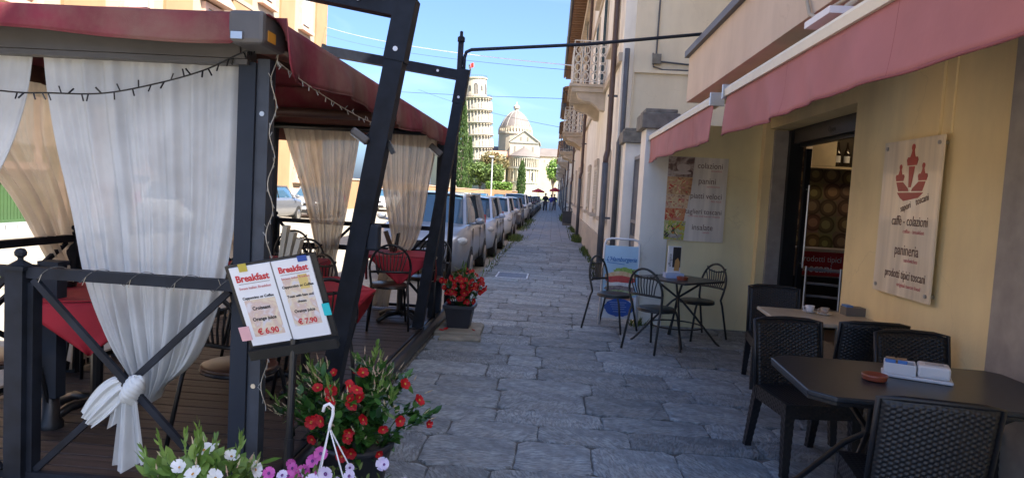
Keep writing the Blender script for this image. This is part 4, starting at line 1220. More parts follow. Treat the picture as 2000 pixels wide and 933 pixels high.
# ============================================================ CARS
def paint(name, col, metal=.3):
    m = mat(name, col, .28, metal, var=.02, coat=.7)
    return m
PAINT = dict(silver=paint('silver_car_paint', (.25, .27, .30), .35), white=paint('white_car_paint', (.66, .67, .68), 0), pale=paint('pale_blue_white_paint', (.40, .47, .58), .05), grey=paint('grey_car_paint', (.16, .17, .19), .4), dark=paint('dark_blue_car_paint', (.02, .03, .055), .3), black=paint('black_car_paint', (.015, .015, .017), .2), red=paint('red_car_paint', (.35, .02, .02), .1), beige=paint('beige_car_paint', (.5, .46, .38), .4))
M_pl = mat('plate_white', (.7, .7, .7), .4)
M_trim = mat('black_trim', (.015, .015, .016), .5)
def make_car(label, p, at, rz=0, L=4.1, Wd=1.72, Hh=1.6, hood=.92, cowl=1.0, hl=.95, rear=.5, det=True, group=None, van=False):
    """front towards -Y"""
    t = thing('parked_car', label, 'car', at, rz, group)
    hw = Wd / 2
    st = []
    N = 20
    for i in range(N + 1):
        u = i / N
        y = -L / 2 + L * u
        plan = hw * (1 - .22 * max(0, 1 - u / .14) ** 2.2 - .16 * max(0, (u - .88) / .12) ** 2)
        yf = y + L / 2
        if yf < hl:
            zt = (hood - .24) + .24 * (min(1, (yf + .04) / .4)) ** .55 + (cowl - hood) * (yf / hl) ** 2
        else:
            zt = cowl + .05 * (yf - hl) / L
        zt -= .22 * max(0, (u - .95) / .05) ** 2
        zl = .22 + .12 * max(0, 1 - u / .05) + .14 * max(0, (u - .94) / .06)
        st.append((y, plan, zl, zt))
    def ring(y, w, zl, zt):
        h = zt - zl
        half = [(0, zl), (w * .8, zl), (w * .97, zl + h * .1), (w, zl + h * .38), (w * 1.0, zl + h * .58), (w * .985, zl + h * .8), (w * .94, zl + h * .94), (w * .82, zt), (w * .4, zt + .025), (0, zt + .03)]
        full = half + [(-a, b) for a, b in reversed(half[1:-1])]
        return [(a, y, b) for a, b in full]
    mb = MB()
    k = len(ring(*st[0]))
    vs = [q for s in st for q in ring(*s)]
    fs = [(i * k + j, i * k + (j + 1) % k, (i + 1) * k + (j + 1) % k, (i + 1) * k + j) for i in range(N) for j in range(k)]
    fs += [tuple(range(k - 1, -1, -1)), tuple(range(N * k, N * k + k))]
    mb.add(vs, fs)
    body = loc('body', mb, p, t, smooth=True)
    # greenhouse
    yc0, yc1 = -L / 2 + hl - .05, L / 2 - .12
    ws = .78 * (Hh - cowl) / .6
    yr0, yr1 = yc0 + ws, L / 2 - rear
    wb, wr = hw * .87, hw * .70
    zb, zr = cowl - .06, Hh - .05
    def gl(u, v):      # u: round the car 0..1, v: up
        pts = [(-wb * .86, yc0 + .0), (0, yc0 - .14), (wb * .86, yc0 + .0), (wb, yc0 + .25), (wb, yc1 - .15), (wb * .85, yc1), (0, yc1 + .05), (-wb * .85, yc1), (-wb, yc1 - .15), (-wb, yc0 + .25)]
        ptr = [(-wr * .88, yr0 + .0), (0, yr0 - .1), (wr * .88, yr0), (wr, yr0 + .12), (wr, yr1 - .1), (wr * .85, yr1), (0, yr1 + .05), (-wr * .85, yr1), (-wr, yr1 - .1), (-wr, yr0 + .12)]
        n = len(pts)
        q = u * n
        i = int(q) % n
        f = q - int(q)
        a = [pts[i][c] + (pts[(i + 1) % n][c] - pts[i][c]) * f for c in (0, 1)]
        b = [ptr[i][c] + (ptr[(i + 1) % n][c] - ptr[i][c]) * f for c in (0, 1)]
        bul = 1 + .035 * math.sin(PI * v)
        return ((a[0] + (b[0] - a[0]) * v) * bul, a[1] + (b[1] - a[1]) * v, zb + (zr - zb) * v)
    loc('windows', MB().grid(gl, 40, 5), M['carglass'], t, smooth=True)
    def rf(u, v):
        x = (-1 + 2 * u)
        w = wr * 1.04
        yy = yr0 - .08 + (yr1 - yr0 + .16) * v
        e = 1 - .1 * (abs(2 * v - 1) ** 4)
        return (x * w * e, yy - .06 * (1 - x * x) * (1 - v) , zr - .02 + .075 * (1 - abs(x) ** 3.5) * (1 - .5 * abs(2 * v - 1) ** 4))
    loc('roof', MB().grid(rf, 10, 10).grid(lambda u, v: tuple(a - b for a, b in zip(rf(u, v), (0, 0, .02))), 10, 10), p, t, smooth=True)
    for s in (-1, 1):
        ymid = (yc0 + .9 + yr1) / 2
        loc('pillar', MB().bar((s * wb * .95, yc0 + .08, zb), (s * wr * .97, yr0 + .02, zr), .06, .05), p, t)
        loc('pillar', MB().bar((s * (wb + .005), ymid, zb), (s * (wr + .02), ymid + .02, zr), .03, .09, up=(1, 0, 0)), M_trim, t)
        loc('pillar', MB().bar((s * wb * .97, yc1 - .12, zb), (s * wr * .97, yr1 - .06, zr), .08, .16), p, t)
        loc('roof_rail', MB().bar((s * wr, yr0, zr), (s * wr, yr1, zr), .05, .05), p, t)
    # wheels
    yw = (-L / 2 + .82, L / 2 - .72)
    wheel = MB().tube([(-.1, 0, 0), (.1, 0, 0)], .30, 18).mesh('tyre')
    wheel.materials.append(M['rubber'])
    rim = MB().lathe([(.001, .0), (.05, .02), (.07, 0), (.19, .012), (.205, -.01)], 14).mesh('rim', True)
    rim.materials.append(M['metal'])
    for s in (-1, 1):
        for y in yw:
            loc('wheel_arch', MB().prism([(y + .35 * math.cos(a), .30 + .36 * math.sin(a)) for a in [PI * i / 14 for i in range(15)]] + [(y - .35, .23), (y + .35, .23)], s * (hw - .2), s * (hw + .004), 'x'), M_trim, t)
            w = bpy.data.objects.new('wheel', wheel); COL.objects.link(w); w.parent = t
            w.location = (s * (hw - .085), y, .30)
            piece('rim', rim, w, (s * .1, 0, 0), (0, s * PI / 2, 0))
        # lamps, mirrors
        hx = s * hw * .70
        loc('headlight', MB().ball((hx * .98, -L / 2 + .30, hood - .20), .24, 14, 8, (1.12, 1.0, .46)), M['lens'], t, smooth=True)
        loc('mirror', MB().ball((s * (hw + .1), -L / 2 + hl + .32, cowl + .06), .085, 10, 6, (1.15, .6, .8)).bar((s * (hw - .1), -L / 2 + hl + .33, cowl), (s * (hw + .08), -L / 2 + hl + .33, cowl + .02), .05, .05), p if s > 0 else p, t, smooth=True)
        loc('rear_light', MB().box((s * hw * .83, L / 2 - .03, cowl - .05), (.16, .08, .3)), M['red'], t)
        if det:
            loc('door_handle', MB().box((s * (hw * 1.0), .35, cowl - .13), (.03, .18, .03)), p, t)
            dm = MB()
            for yy in (-L / 2 + hl + .2, .25 + (L - 4.1) * .1, 1.15):
                dm.b2(s * hw * .985 - .004, s * hw * 1.0 + .0025, yy, yy + .012, .32, cowl - .08)
            loc('door_seam', dm, M_trim, t)
    loc('grille', MB().box((0, -L / 2 + .055, hood - .27), (hw * .85, .12, .13)), M_trim, t)
    loc('lower_grille', MB().box((0, -L / 2 + .02, .36), (hw * 1.2, .12, .14)), M_trim, t)
    loc('number_plate', MB().box((0, -L / 2 - .048, .47), (.5, .02, .11)), M_pl, t)
    if det:
        loc('bumper_strip', MB().tube([(-hw * .8, -L / 2 + .14, .5), (-hw * .5, -L / 2 - .0, .5), (0, -L / 2 - .03, .5), (hw * .5, -L / 2 - .0, .5), (hw * .8, -L / 2 + .14, .5)], .035, 6), p, t, smooth=True)
    return t
CX = -2.36
RZ = -.1
g = 'cars parked along the pavement'
make_car('silver grey people carrier, nearest of the parked row, behind the leaning post', PAINT['silver'], (CX, 14.3, RZ), 0, 4.15, 1.74, 1.66, .98, 1.06, .85, .35, group=g)
make_car('pale bluish white hatchback parked directly behind the silver people carrier', PAINT['pale'], (CX + .04, 19.5, RZ), 0, 4.3, 1.76, 1.58, .95, 1.02, .98, .45, group=g)
make_car('white compact car lit by sun, third in the parked row', PAINT['white'], (CX + .1, 26.4, RZ), 0, 3.75, 1.66, 1.55, .95, 1.02, .85, .4, group=g)
make_car('grey hatchback behind the sunlit white compact', PAINT['grey'], (CX + .06, 34.4, RZ), 0, 4.0, 1.72, 1.52, .93, 1.0, .95, .45, group=g)
make_car('white small van-like car, fifth in the parked row', PAINT['white'], (CX + .06, 43.0, RZ), 0, 3.9, 1.7, 1.7, .98, 1.08, .8, .3, group=g)
make_car('dark blue saloon, nearest of the distant dark cars by the pavement', PAINT['dark'], (CX + .06, 50.2, RZ), 0, 4.5, 1.8, 1.62, .95, 1.02, 1.1, .55, group=g)
far = []
for i, (yy, pk, nm) in enumerate(((56.5, 'grey', 'grey car, seventh in the parked row'), (62.5, 'black', 'black car, eighth in the parked row'), (68.5, 'dark', 'dark blue car, ninth in the parked row'), (74.5, 'silver', 'silver car, tenth in the parked row'), (80.5, 'black', 'black car, eleventh in the parked row'), (86.5, 'white', 'white car, last in the parked row'))):
    make_car(nm, PAINT[pk], (CX + .06, yy, RZ), 0, 4.2, 1.74, 1.55, det=False, group=g)
g2 = 'cars parked across the road'
for yy, pk, nm in ((22, 'white', 'white car across the road, seen through the terrace curtain'), (27.5, 'grey', 'grey car across the road beside the palazzo'), (33.5, 'silver', 'silver car across the road near the palazzo corner'), (47, 'white', 'white car across the road just past the palazzo'), (55, 'silver', 'silver car by the ochre garden wall'), (62, 'dark', 'dark blue car by the ochre garden wall'), (70, 'white', 'white car farther along the ochre garden wall'), (80, 'grey', 'grey car at the far end of the garden wall')):
    make_car(nm, PAINT[pk], (-11.6 if yy < 50 else -9.2 if yy > 60 else -10.5, yy, RZ), 0 if yy > 30 else PI, 4.2, 1.74, 1.5, det=False, group=g2)
for yy, xx, pk, nm in ((98, -7.6, 'dark', 'dark car crossing at the far end of the road'), (104, -5.6, 'white', 'white car at the far end below the hedge'), (100, -10.2, 'silver', 'silver car beyond the street lamp')):
    make_car(nm, PAINT[pk], (xx, yy, RZ), 0, 4.2, 1.74, 1.5, det=False, group=g2)

# ============================================================ PEOPLE far down the pavement
def person(label, at, rz, shirt, legs, h=1.72, stride=.2, carry=False):
    t = thing('person', label, 'person', at, rz)
    s = h / 1.75
    me = bpy.data.meshes.new('body')
    V = [(0, 0, .95), (0, 0, 1.15), (0, .01, 1.38), (0, .01, 1.5), (0, -.01, 1.58), (0, -.02, 1.68), (0, -.01, 1.74),
         (-.10, 0, .9), (-.11, stride * .5, .5), (-.11, stride * .9, .08), (-.12, stride * .9 - .16, .04),
         (.10, 0, .9), (.11, -stride * .5 - .03, .5), (.11, -stride * .8, .08), (.12, -stride * .8 - .16, .04),
         (-.19, .01, 1.42), (-.25, .06, 1.14), (-.26, -.04, .9), (.19, .01, 1.42), (.25, -.03, 1.14), (.26, -.14, .92)]
    E = [(0, 1), (1, 2), (2, 3), (3, 4), (4, 5), (5, 6), (0, 7), (7, 8), (8, 9), (9, 10), (0, 11), (11, 12), (12, 13), (13, 14), (2, 15), (15, 16), (16, 17), (2, 18), (18, 19), (19, 20)]
    RR = [.15, .14, .15, .07, .06, .095, .07, .095, .06, .045, .04, .095, .06, .045, .04, .07, .045, .032, .07, .045, .032]
    me.from_pydata([(a * s, b * s, c * s) for a, b, c in V], E, [])
    o = bpy.data.objects.new('body', me); COL.objects.link(o); o.parent = t
    mk = o.modifiers.new('skin', 'SKIN')
    for v, r in zip(me.skin_vertices[0].data, RR):
        v.radius = (r * s, r * s * .8)
    me.skin_vertices[0].data[0].use_root = True
    sd = o.modifiers.new('sub', 'SUBSURF'); sd.levels = 1; sd.render_levels = 1
    me.materials.append(M['skin'])
    loc('shirt', MB().lathe([(.15 * s, .95 * s), (.165 * s, 1.15 * s), (.19 * s, 1.36 * s), (.15 * s, 1.46 * s), (.08 * s, 1.5 * s)], 12, (0, .005, 0), 1.1, .78), shirt, t, smooth=True)
    sl = MB()
    for a, b in ((15, 16), (18, 19)):
        sl.tube([Vector(V[a]) * s, Vector(V[b]) * s], .08 * s, 8, r2=.06 * s)
    loc('sleeve', sl, shirt, t, smooth=True)
    tr = MB()
    for a, b, c in ((7, 8, 9), (11, 12, 13)):
        tr.tube([(Vector(V[a]) + Vector((0, 0, .08))) * s, Vector(V[b]) * s, Vector(V[c]) * s], .115 * s, 8, r2=.065 * s)
    loc('trousers', tr, legs, t, smooth=True)
    loc('hair', MB().ball((0, .015 * s, 1.70 * s), .115 * s, 10, 7, (.9, 1, .95)), M_hair, t, smooth=True)
    hd = MB()
    for hx, hy, hz in ((-.26, -.06, .86), (.26, -.16, .88)):
        for k in range(4):
            hd.tube([(hx * s, (hy - .03 + .02 * k) * s, hz * s), (hx * s, (hy - .04 + .02 * k) * s, (hz - .09 + .01 * abs(k - 1)) * s)], .009 * s, 5)
        hd.tube([(hx * s, (hy - .035) * s, (hz + .03) * s), (hx * .93 * s, (hy - .065) * s, (hz - .03) * s)], .01 * s, 5)
    loc('hand', hd, M['skin'], t)
    return t
M_hair = mat('dark_hair', (.03, .02, .015), .6)
cl = lambda n, c: mat(n, c, .8, var=.1)
person('person in black clothes walking on the pavement, left of the pair', (-.72, 69, 0), .1, cl('black_shirt', (.02, .02, .025)), cl('dark_jeans', (.03, .035, .05)), 1.76, .22)
person('person in royal blue top walking beside the one in black', (-.15, 70, 0), -.1, cl('blue_top', (.06, .06, .30)), cl('pale_trousers', (.5, .5, .52)), 1.66, .18)
person('person in dark jacket walking behind the blue top', (.18, 74, 0), .05, cl('navy_top', (.03, .035, .09)), cl('grey_trousers', (.08, .08, .09)), 1.72, .2)
for x, yy, z, w, nm in ((-2.6, 120, 2.25, 2.0, 'red parasol at the far end of the street, left of the walkers'), (.3, 118, 2.55, 1.7, 'red parasol by the far end of the house row')):
    t = thing('parasol', nm, 'parasol', (x, yy, 0), 0, 'red parasols far down the street')
    loc('canopy', MB().lathe([(.05, z + .45), (w * .55, z), (w * .55, z - .25)], 8), M['redcloth'], t)
    loc('pole', MB().tube([(0, 0, 0), (0, 0, z + .4)], .04, 6), M['pipegrey'], t)

# ============================================================ TERRACE DECK
dk_ = thing('terrace_deck', 'dark stained wooden terrace deck built over the parking lane', 'deck', (-2.4, 5.6, 0))
rp = random.Random(5)
yy = 2.96
while yy < 8.35:
    b = MB().bev((0, 0, 0), (2.16 + rp.uniform(-.01, .01), .136, .028), .004, 0, .0015, rp)
    o = put('plank', b, M['plank'], dk_, world=False)
    o.location = (.01, yy + .068 - 5.6, .105 + rp.uniform(-.0015, .0015))
    yy += .1425
put('joist', MB().b2(-3.42, -3.36, 2.97, 8.35, -.1, .089).b2(-2.4, -2.34, 2.97, 8.35, -.1, .089).b2(-1.42, -1.36, 2.97, 8.35, -.1, .089), M['black'], dk_)
put('edge_beam', MB().tube([(-1.255, 2.92, .085), (-1.25, 8.4, .085)], .058, 10), M['black'], dk_, True)
put('edge_trim', MB().b2(-1.33, -1.306, 2.93, 8.38, -.1, .125).b2(-3.5, -3.475, 2.93, 8.38, -.1, .125).b2(-3.474, -1.331, 8.36, 8.385, -.1, .125).b2(-3.474, -1.331, 2.925, 2.945, -.02, .125), M['black'], dk_)

# ============================================================ RAILINGS
rg = 'black terrace railings'
def rail_x(t, p0, p1, z0, z1, w=.035):
    t0, t1 = Vector(p0), Vector(p1)
    up = Vector((0, 0, 1))
    put('top_rail', MB().bar(t0 + up * z1, t1 + up * z1, .05, .05), M['frame'], t)
    put('bottom_rail', MB().bar(t0 + up * z0, t1 + up * z0, .035, .035), M['frame'], t)
    d = (t1 - t0).normalized() * .03
    nrm = d.cross(up).normalized() * .012
    put('brace', MB().bar(t0 + d + nrm + up * (z1 - .03), t1 - d + nrm + up * (z0 + .02), .022, .03), M['frame'], t)
    put('brace', MB().bar(t0 + d - nrm + up * (z0 + .02), t1 - d - nrm + up * (z1 - .03), .022, .03), M['frame'], t)
def rail_post(t, x, y, z1, ball=True, w=.075):
    o = put('post', MB().b2(x - w / 2, x + w / 2, y - w / 2, y + w / 2, .0 if y < 2.95 else .12, z1), M['frame'], t)
    put('post_cap', MB().b2(x - w / 2 - .012, x + w / 2 + .012, y - w / 2 - .012, y + w / 2 + .012, z1 + .001, z1 + .02).lathe([(.05, .021), (.012, .045), (.012, .055), (.024, .065), (.026, .08), (.018, .095), (.001, .1)], 10, (x, y, z1)), M['frame'], o)
RY = 3.05
t = thing('railing', 'black steel railing with crossed braces in front of the white curtain', 'railing', (-2.4, RY, .12), 0, rg)
rail_post(t, -2.44, RY, 1.12, True, .085)
put('post_flange', MB().b2(-2.398, -2.37, RY - .01, RY + .05, .13, 1.06), M['frame'], t)
rail_x(t, (-2.395, RY, 0), (-1.42, RY, 0), .15, 1.11)
rail_x(t, (-3.45, RY, 0), (-2.485, RY, 0), .15, 1.11)
t = thing('railing', 'black steel railing along the road side of the terrace', 'railing', (-3.44, 5.7, .12), 0, rg)
for k in range(4):
    rail_post(t, -3.43, 3.1 + k * 1.7, 1.1)
    if k < 3:
        rail_x(t, (-3.43, 3.14 + k * 1.7, 0), (-3.43, 4.76 + k * 1.7, 0), .17, 1.1)
t = thing('railing', 'black steel railing across the far end of the terrace', 'railing', (-2.4, 8.25, .12), 0, rg)
for k in range(3):
    rail_post(t, -3.36 + k * 1.0, 8.27, 1.12)
    if k < 2:
        rail_x(t, (-3.33 + k * 1.0, 8.27, 0), (-2.39 + k * 1.0, 8.27, 0), .17, 1.12)
        put('mid_rail', MB().bar((-3.33 + k, 8.27, .83), (-2.39 + k, 8.27, .83), .04, .06), M['frame'], t)
t = thing('railing_post', 'short black railing post wound with cord at the far corner of the terrace', 'post', (-1.33, 7.85, .12))
put('post', MB().b2(-1.36, -1.30, 7.82, 7.88, .12, 1.1).lathe([(.03, 0), (.035, .02), (.001, .05)], 8, (-1.33, 7.85, 1.1)), M['frame'], t)
cd = []
for i in range(60):
    a = i * .55
    cd.append((-1.33 + .045 * math.cos(a), 7.85 + .045 * math.sin(a), .45 + i * .0105))
put('cord', MB().tube(cd, .004, 4), M['conduit'], t)
t = thing('umbrella_stand', 'short dark pole on a round floor flange behind the railing post', 'pole', (-2.77, 3.72, .12))
put('pole', MB().b2(-2.83, -2.73, 3.68, 3.76, .30, 1.05).b2(-2.84, -2.72, 3.67, 3.77, 1.051, 1.075), M['alu'], t)
put('foot', MB().lathe([(.07, 0), (.07, .03), (.05, .06), (.045, .2), (.001, .2)], 14, (-2.79, 3.72, .12)), M['black'], t, True)

# ============================================================ GAZEBOS
def gazebo(name, label, x0, x1, y0, y1, ze, posts, front):
    t = thing(name, label, 'gazebo', ((x0 + x1) / 2, (y0 + y1) / 2, .12), 0, 'burgundy canvas gazebos over the terrace')
    cx, cy = (x0 + x1) / 2, (y0 + y1) / 2
    rr = random.Random(int(y1 * 7))
    zc = .27 if front else .26
    def roof(u, v):
        x = x0 + (x1 - x0) * u
        y = y0 + (y1 - y0) * v
        e = min(u, 1 - u, v, 1 - v) * 2
        sag = .035 * math.sin(PI * 2 * abs(u - .5) ) * e
        return (x, y, ze + zc * e ** .9 - sag - .02 * (1 - e) * math.sin(PI * u) * math.sin(PI * v) * 2)
    o = put('roof_canvas', MB().grid(roof, 24, 24), M['canopy'], t, True)
    md = o.modifiers.new('thick', 'SOLIDIFY'); md.thickness = .004
    # valance all round: flared and rippled
    def side(p0, p1, n0, drop, rip, fl):
        L = (Vector(p1) - Vector(p0)).length
        def fn(u, v):
            p = Vector(p0).lerp(Vector(p1), u)
            en = min(u, 1 - u) * L
            r = rip * math.sin(u * L * 6.5 + v * 1.2 + n0[0]) * v + rip * .7 * math.sin(u * L * 15 + n0[1]) * v
            dd = drop * (1 - .10 * math.sin(PI * u)) + .015 * math.sin(u * L * 4)
            tip = min(1, en / .08) ** .5 if front else 1
            q = Vector((n0[0], n0[1], 0))
            return tuple(p + q * (r + fl * math.sin(v * PI * .6)) - Vector((0, 0, dd * v * tip)))
        o = put('valance', MB().grid(fn, max(16, int(L * 20)), 8), M['canopy'], t, True)
        k_ = max(16, int(L * 20))
        put('hem', MB().tube([Vector(fn(i / k_, 1.0)) for i in range(k_ + 1)], .005, 5), M['canopy'], o, True)
        md = o.modifiers.new('thick', 'SOLIDIFY'); md.thickness = .004
    side((x0, y0, ze), (x1 - .06, y0, ze), (0, -1), .125 if front else .2, .008, .012)
    side((x1, y0 + (.06 if front else 0), ze), (x1, y1, ze), (1, 0), .23, .022, .035)
    side((x1, y1, ze), (x0, y1, ze), (0, 1), .2, .01, .02)
    side((x0, y1, ze), (x0, y0, ze), (-1, 0), .2, .01, .02)
    bm_ = MB()
    xi0, xi1, yi0, yi1 = x0 + .1, x1 - .12, y0 + .22, y1 - .1
    put('front_beam', MB().b2(xi0, xi1 - .05, yi0 - .05, yi0 + .05, ze - .16, ze - .03).b2(xi0, xi1 - .052, yi0 - .04, yi0 + .04, ze - .185, ze - .162), M['beamgrey'] if front else M['black'], t)
    yr_, zr_ = (yi1, ze - .20) if front else (yi1 - .12, ze - .05)
    put('rear_beam', MB().tube([(xi0, yr_, zr_), (xi1 + .02, yr_, zr_)], .035, 10), M['brown'] if front else M['black'], t, True)
    put('side_beam', MB().b2(xi1 - .05, xi1 - .0, yi0 + .05, yi1, ze - .06, ze - .01), M['brown'], t)
    put('side_beam', MB().b2(xi0, xi0 + .05, yi0 + .05, yi1, ze - .16, ze - .03), M['brown'], t)
    hp = MB()
    for a, b in ((xi0, yi0), (xi1 - .03, yi0), (xi0, yi1), (xi1 - .03, yi1)):
        hp.bar((a, b, ze - .03), (cx, cy, ze + zc - .08), .03, .04)
    put('hip_rafter', hp, M['brown'], t)
    for (px, py, w) in posts:
        put('post', MB().b2(px - w / 2, px + w / 2, py - w / 2, py + w / 2, .12, ze - .03), M['alu'], t)
    return t
gz = gazebo('gazebo', 'nearer burgundy canvas gazebo with charcoal corner post, over the first tables', -3.66, -1.25, 2.93, 5.1, 2.3, [(-3.46, 3.18, .1)], True)
# corner post: two profiles side by side
put('post', MB().b2(-1.475, -1.395, 3.14, 3.24, .12, 2.13), M['alu'], gz)
put('post', MB().b2(-1.393, -1.335, 3.155, 3.225, .0, 2.15), mat('lighter_grey_profile', (.035, .042, .055), .6, var=.3, scale=9), gz)
for zz in (.62, 1.9):
    put('bolt', MB().tube([(-1.364, 3.15, zz), (-1.364, 3.156, zz)], .012, 8), M['metal'], gz)
cc = put('corner_cover', MB().b2(-1.42, -1.262, 2.905, 3.16, 2.17, 2.31), M['beamgrey'], gz)
bmod(cc, .02)
put('sticker', MB().b2(-1.262, -1.2595, 2.95, 3.03, 2.19, 2.235), mat('orange_sticker', (.55, .25, .03), .5), cc)
put('clip', MB().box((-1.375, 2.9, 2.2), (.05, .01, .03)), M['metal'], cc)
gz2 = gazebo('gazebo', 'farther burgundy canvas gazebo over the back half of the terrace', -3.62, -1.25, 5.16, 8.32, 2.3, [(-3.4, 8.2, .1), (-1.33, 8.2, .12), (-3.4, 5.3, .09)], False)
sk = thing('string_light_cup', 'small dark hanging lamp at the joint of the two gazebos', 'lamp', (-1.26, 5.12, 2.12))
put('cap', MB().lathe([(.012, .05), (.028, .02), (.026, -.05), (.001, -.055)], 10, (-1.24, 5.12, 2.13)), M['alu'], sk)
put('cord', MB().tube([(-1.24, 5.12, 2.18), (-1.25, 5.12, 2.28)], .005, 4), M['black'], sk)

# ------------------------------------------------------------ curtains
def curtain(label, edges, y, m, folds, amp, nv=60, axis='y', seed=0, group=None, tail=None):
    """edges: list of (z, left, right) from the top down"""
    rr = random.Random(seed)
    ph = [rr.uniform(0, 6.3) for _ in range(6)]
    zs = [e[0] for e in edges]
    def at_z(v):
        q = v * (len(edges) - 1)
        i = min(int(q), len(edges) - 2)
        f = q - i
        def cr(k):
            p = [edges[max(0, i - 1)][k], edges[i][k], edges[i + 1][k], edges[min(len(edges) - 1, i + 2)][k]]
            return .5 * (2 * p[1] + (p[2] - p[0]) * f + (2 * p[0] - 5 * p[1] + 4 * p[2] - p[3]) * f * f + (3 * p[1] - p[0] - 3 * p[2] + p[3]) * f ** 3)
        return cr(0), cr(1), cr(2)
    w0 = abs(edges[0][2] - edges[0][1])
    def fn(u, v):
        z, a, b = at_z(v)
        w = abs(b - a)
        k = min(2.2, (w0 / max(w, .08)) ** .8)
        uu = u + .02 * math.sin(u * 17 + ph[0] + v * 2) + .02 * math.sin(3 * v + ph[1]) * math.sin(PI * u)
        d = math.sin(uu * folds * 2 * PI + ph[2]) * .6 + math.sin(uu * folds * 1.37 * 2 * PI + ph[3] + v) * .4 + math.sin(uu * folds * 2.9 * 2 * PI + ph[4] - v * 1.5) * .22
        d *= amp * min(k, 1.8) * (.55 + .45 * v)
        x = a + (b - a) * max(0, min(1, uu)) if 0 < u < 1 else (a if u <= 0 else b)
        zz = z + (tail(u, v) if tail else 0)
        return (x, y + d, zz) if axis == 'y' else (y + d, x, zz)
    o = put('curtain', MB().grid(fn, 150, nv), m, None, True, fix=False)
    return tag(o, label, 'curtain', group)
CG = 'voile curtains of the terrace'
kn = thing('curtain', 'large white voile curtain tied in a knot round the crossed railing braces', 'curtain', (-1.9, 3.2, .12), 0, CG)
ed = [(2.15, -2.455, -1.47), (1.95, -2.43, -1.475), (1.7, -2.38, -1.483), (1.4, -2.30, -1.505), (1.1, -2.235, -1.548), (.9, -2.165, -1.598), (.75, -2.09, -1.66), (.66, -2.02, -1.73), (.585, -1.955, -1.83)]
cw = curtain('x', ed, 3.2, M['curtain'], 7, .028, 80, seed=3, tail=lambda u, v: -.10 * (max(0, v - .72) / .28) ** 1.3 * math.sin(PI * min(1, u * .95 + .05)) * (1 if u > .0 else 0))
cw.name = 'cloth'
for k_ in ('label', 'category'): del cw[k_]
cw.data.transform(Matrix.Translation((1.9, -3.2, -.12))); cw.parent = kn
# knot and tails
M_knot = mat('white_voile_gathered', (.52, .54, .54), .9, var=.06, bump=.12, bscale=150)
def blob(u, v):
    # gathered cloth pulled through itself: deep creases that run round the bundle
    a, b = 2 * PI * u, PI * v
    q = 11 * (.85 * math.cos(b) + .5 * math.sin(b) * math.cos(a - .6)) + .5 * math.sin(3 * a)
    r = 1.02 + .085 * abs(math.sin(q)) ** .7 + .05 * math.sin(2 * a + 3 * b)
    sx_, sz_ = .045 * r * math.sin(b) ** .8 if 0 < b < PI else 0, .064 * r * math.cos(b)
    return (-1.885 + sx_ * math.cos(a) + .25 * sz_, 3.045 + .056 * r * math.sin(b) * math.sin(a), .592 + sz_ - .15 * sx_ * math.cos(a))
put('knot', MB().grid(blob, 110, 80), M_knot, kn, True)
def tail_a(u, v):
    # the loop pulled out to the left
    e = .5 + .5 * math.sin(PI * min(1, v * 1.1))
    cx_ = -1.925 - .175 * v
    cz_ = .615 - .155 * v ** 1.3
    w = .06 + .055 * math.sin(PI * (.15 + .75 * v))
    t_ = u - .5
    return (cx_ - w * t_ * .7, 3.035 - .012 * math.sin(u * PI) - .009 * math.sin(u * 17 + 2.5 * v) - .004 * math.sin(u * 37), cz_ + w * t_ * .95 - .02 * v)
put('tail', MB().grid(tail_a, 40, 20), M_knot, kn, True, fix=False)
def tail_b(u, v):
    z = .555 - .325 * v - .02 * math.sin(u * 5) * v + .02 * u * v
    x0_, x1_ = -1.935 - .04 * v, -1.845 + .055 * v
    return (x0_ + (x1_ - x0_) * u, 3.02 + .022 * math.sin(u * 11 + .6) * (.4 + v) + .01 * math.sin(u * 25), z)
put('tail', MB().grid(tail_b, 40, 20), M['curtain'], kn, True, fix=False)
def tail_c(u, v):
    z = .53 - .13 * v * (1 - u * .5)
    return (-1.975 + .07 * u - .03 * v * (1 - u), 3.04 + .015 * math.sin(u * 14), z)
put('tail', MB().grid(tail_c, 24, 10), M['curtain'], kn, True, fix=False)
curtain('white voile curtain at the outer edge of the terrace front, drawn to the road side', [(2.15, -3.5, -2.50), (1.9, -3.5, -2.535), (1.6, -3.48, -2.64), (1.3, -3.44, -2.83), (1.0, -3.4, -3.1), (.85, -3.38, -3.2), (.6, -3.42, -3.15), (.2, -3.45, -3.1)], 3.2, M['curtain'], 7, .028, seed=5, group=CG)
curtain('cream voile curtain on the road side of the terrace, glowing in the sun', [(2.15, 3.8, 5.05), (1.8, 3.85, 5.03), (1.4, 4.25, 5.0), (1.0, 4.55, 5.0), (.8, 4.7, 4.98), (.4, 4.72, 5.05), (.15, 4.7, 5.1)], -3.46, M['curtain2'], 7, .035, axis='x', seed=7, group=CG)
curtain('second cream voile curtain farther along the road side', [(2.15, 5.5, 8.0), (1.8, 5.55, 7.95), (1.4, 6.1, 7.9), (1.0, 6.9, 7.9), (.8, 7.3, 7.8), (.4, 7.2, 7.95), (.15, 7.1, 8.0)], -3.44, M['curtain2'], 9, .035, axis='x', seed=8, group=CG)
curtain('cream voile curtain at the far end of the terrace, left of the leaning post', [(2.24, -3.28, -2.33), (2.0, -3.2, -2.36), (1.6, -3.05, -2.42), (1.2, -2.92, -2.48), (.85, -2.83, -2.55), (.65, -2.80, -2.58), (.45, -2.80, -2.54), (.15, -2.82, -2.5)], 8.18, M['curtain2'], 8, .03, seed=9, group=CG)
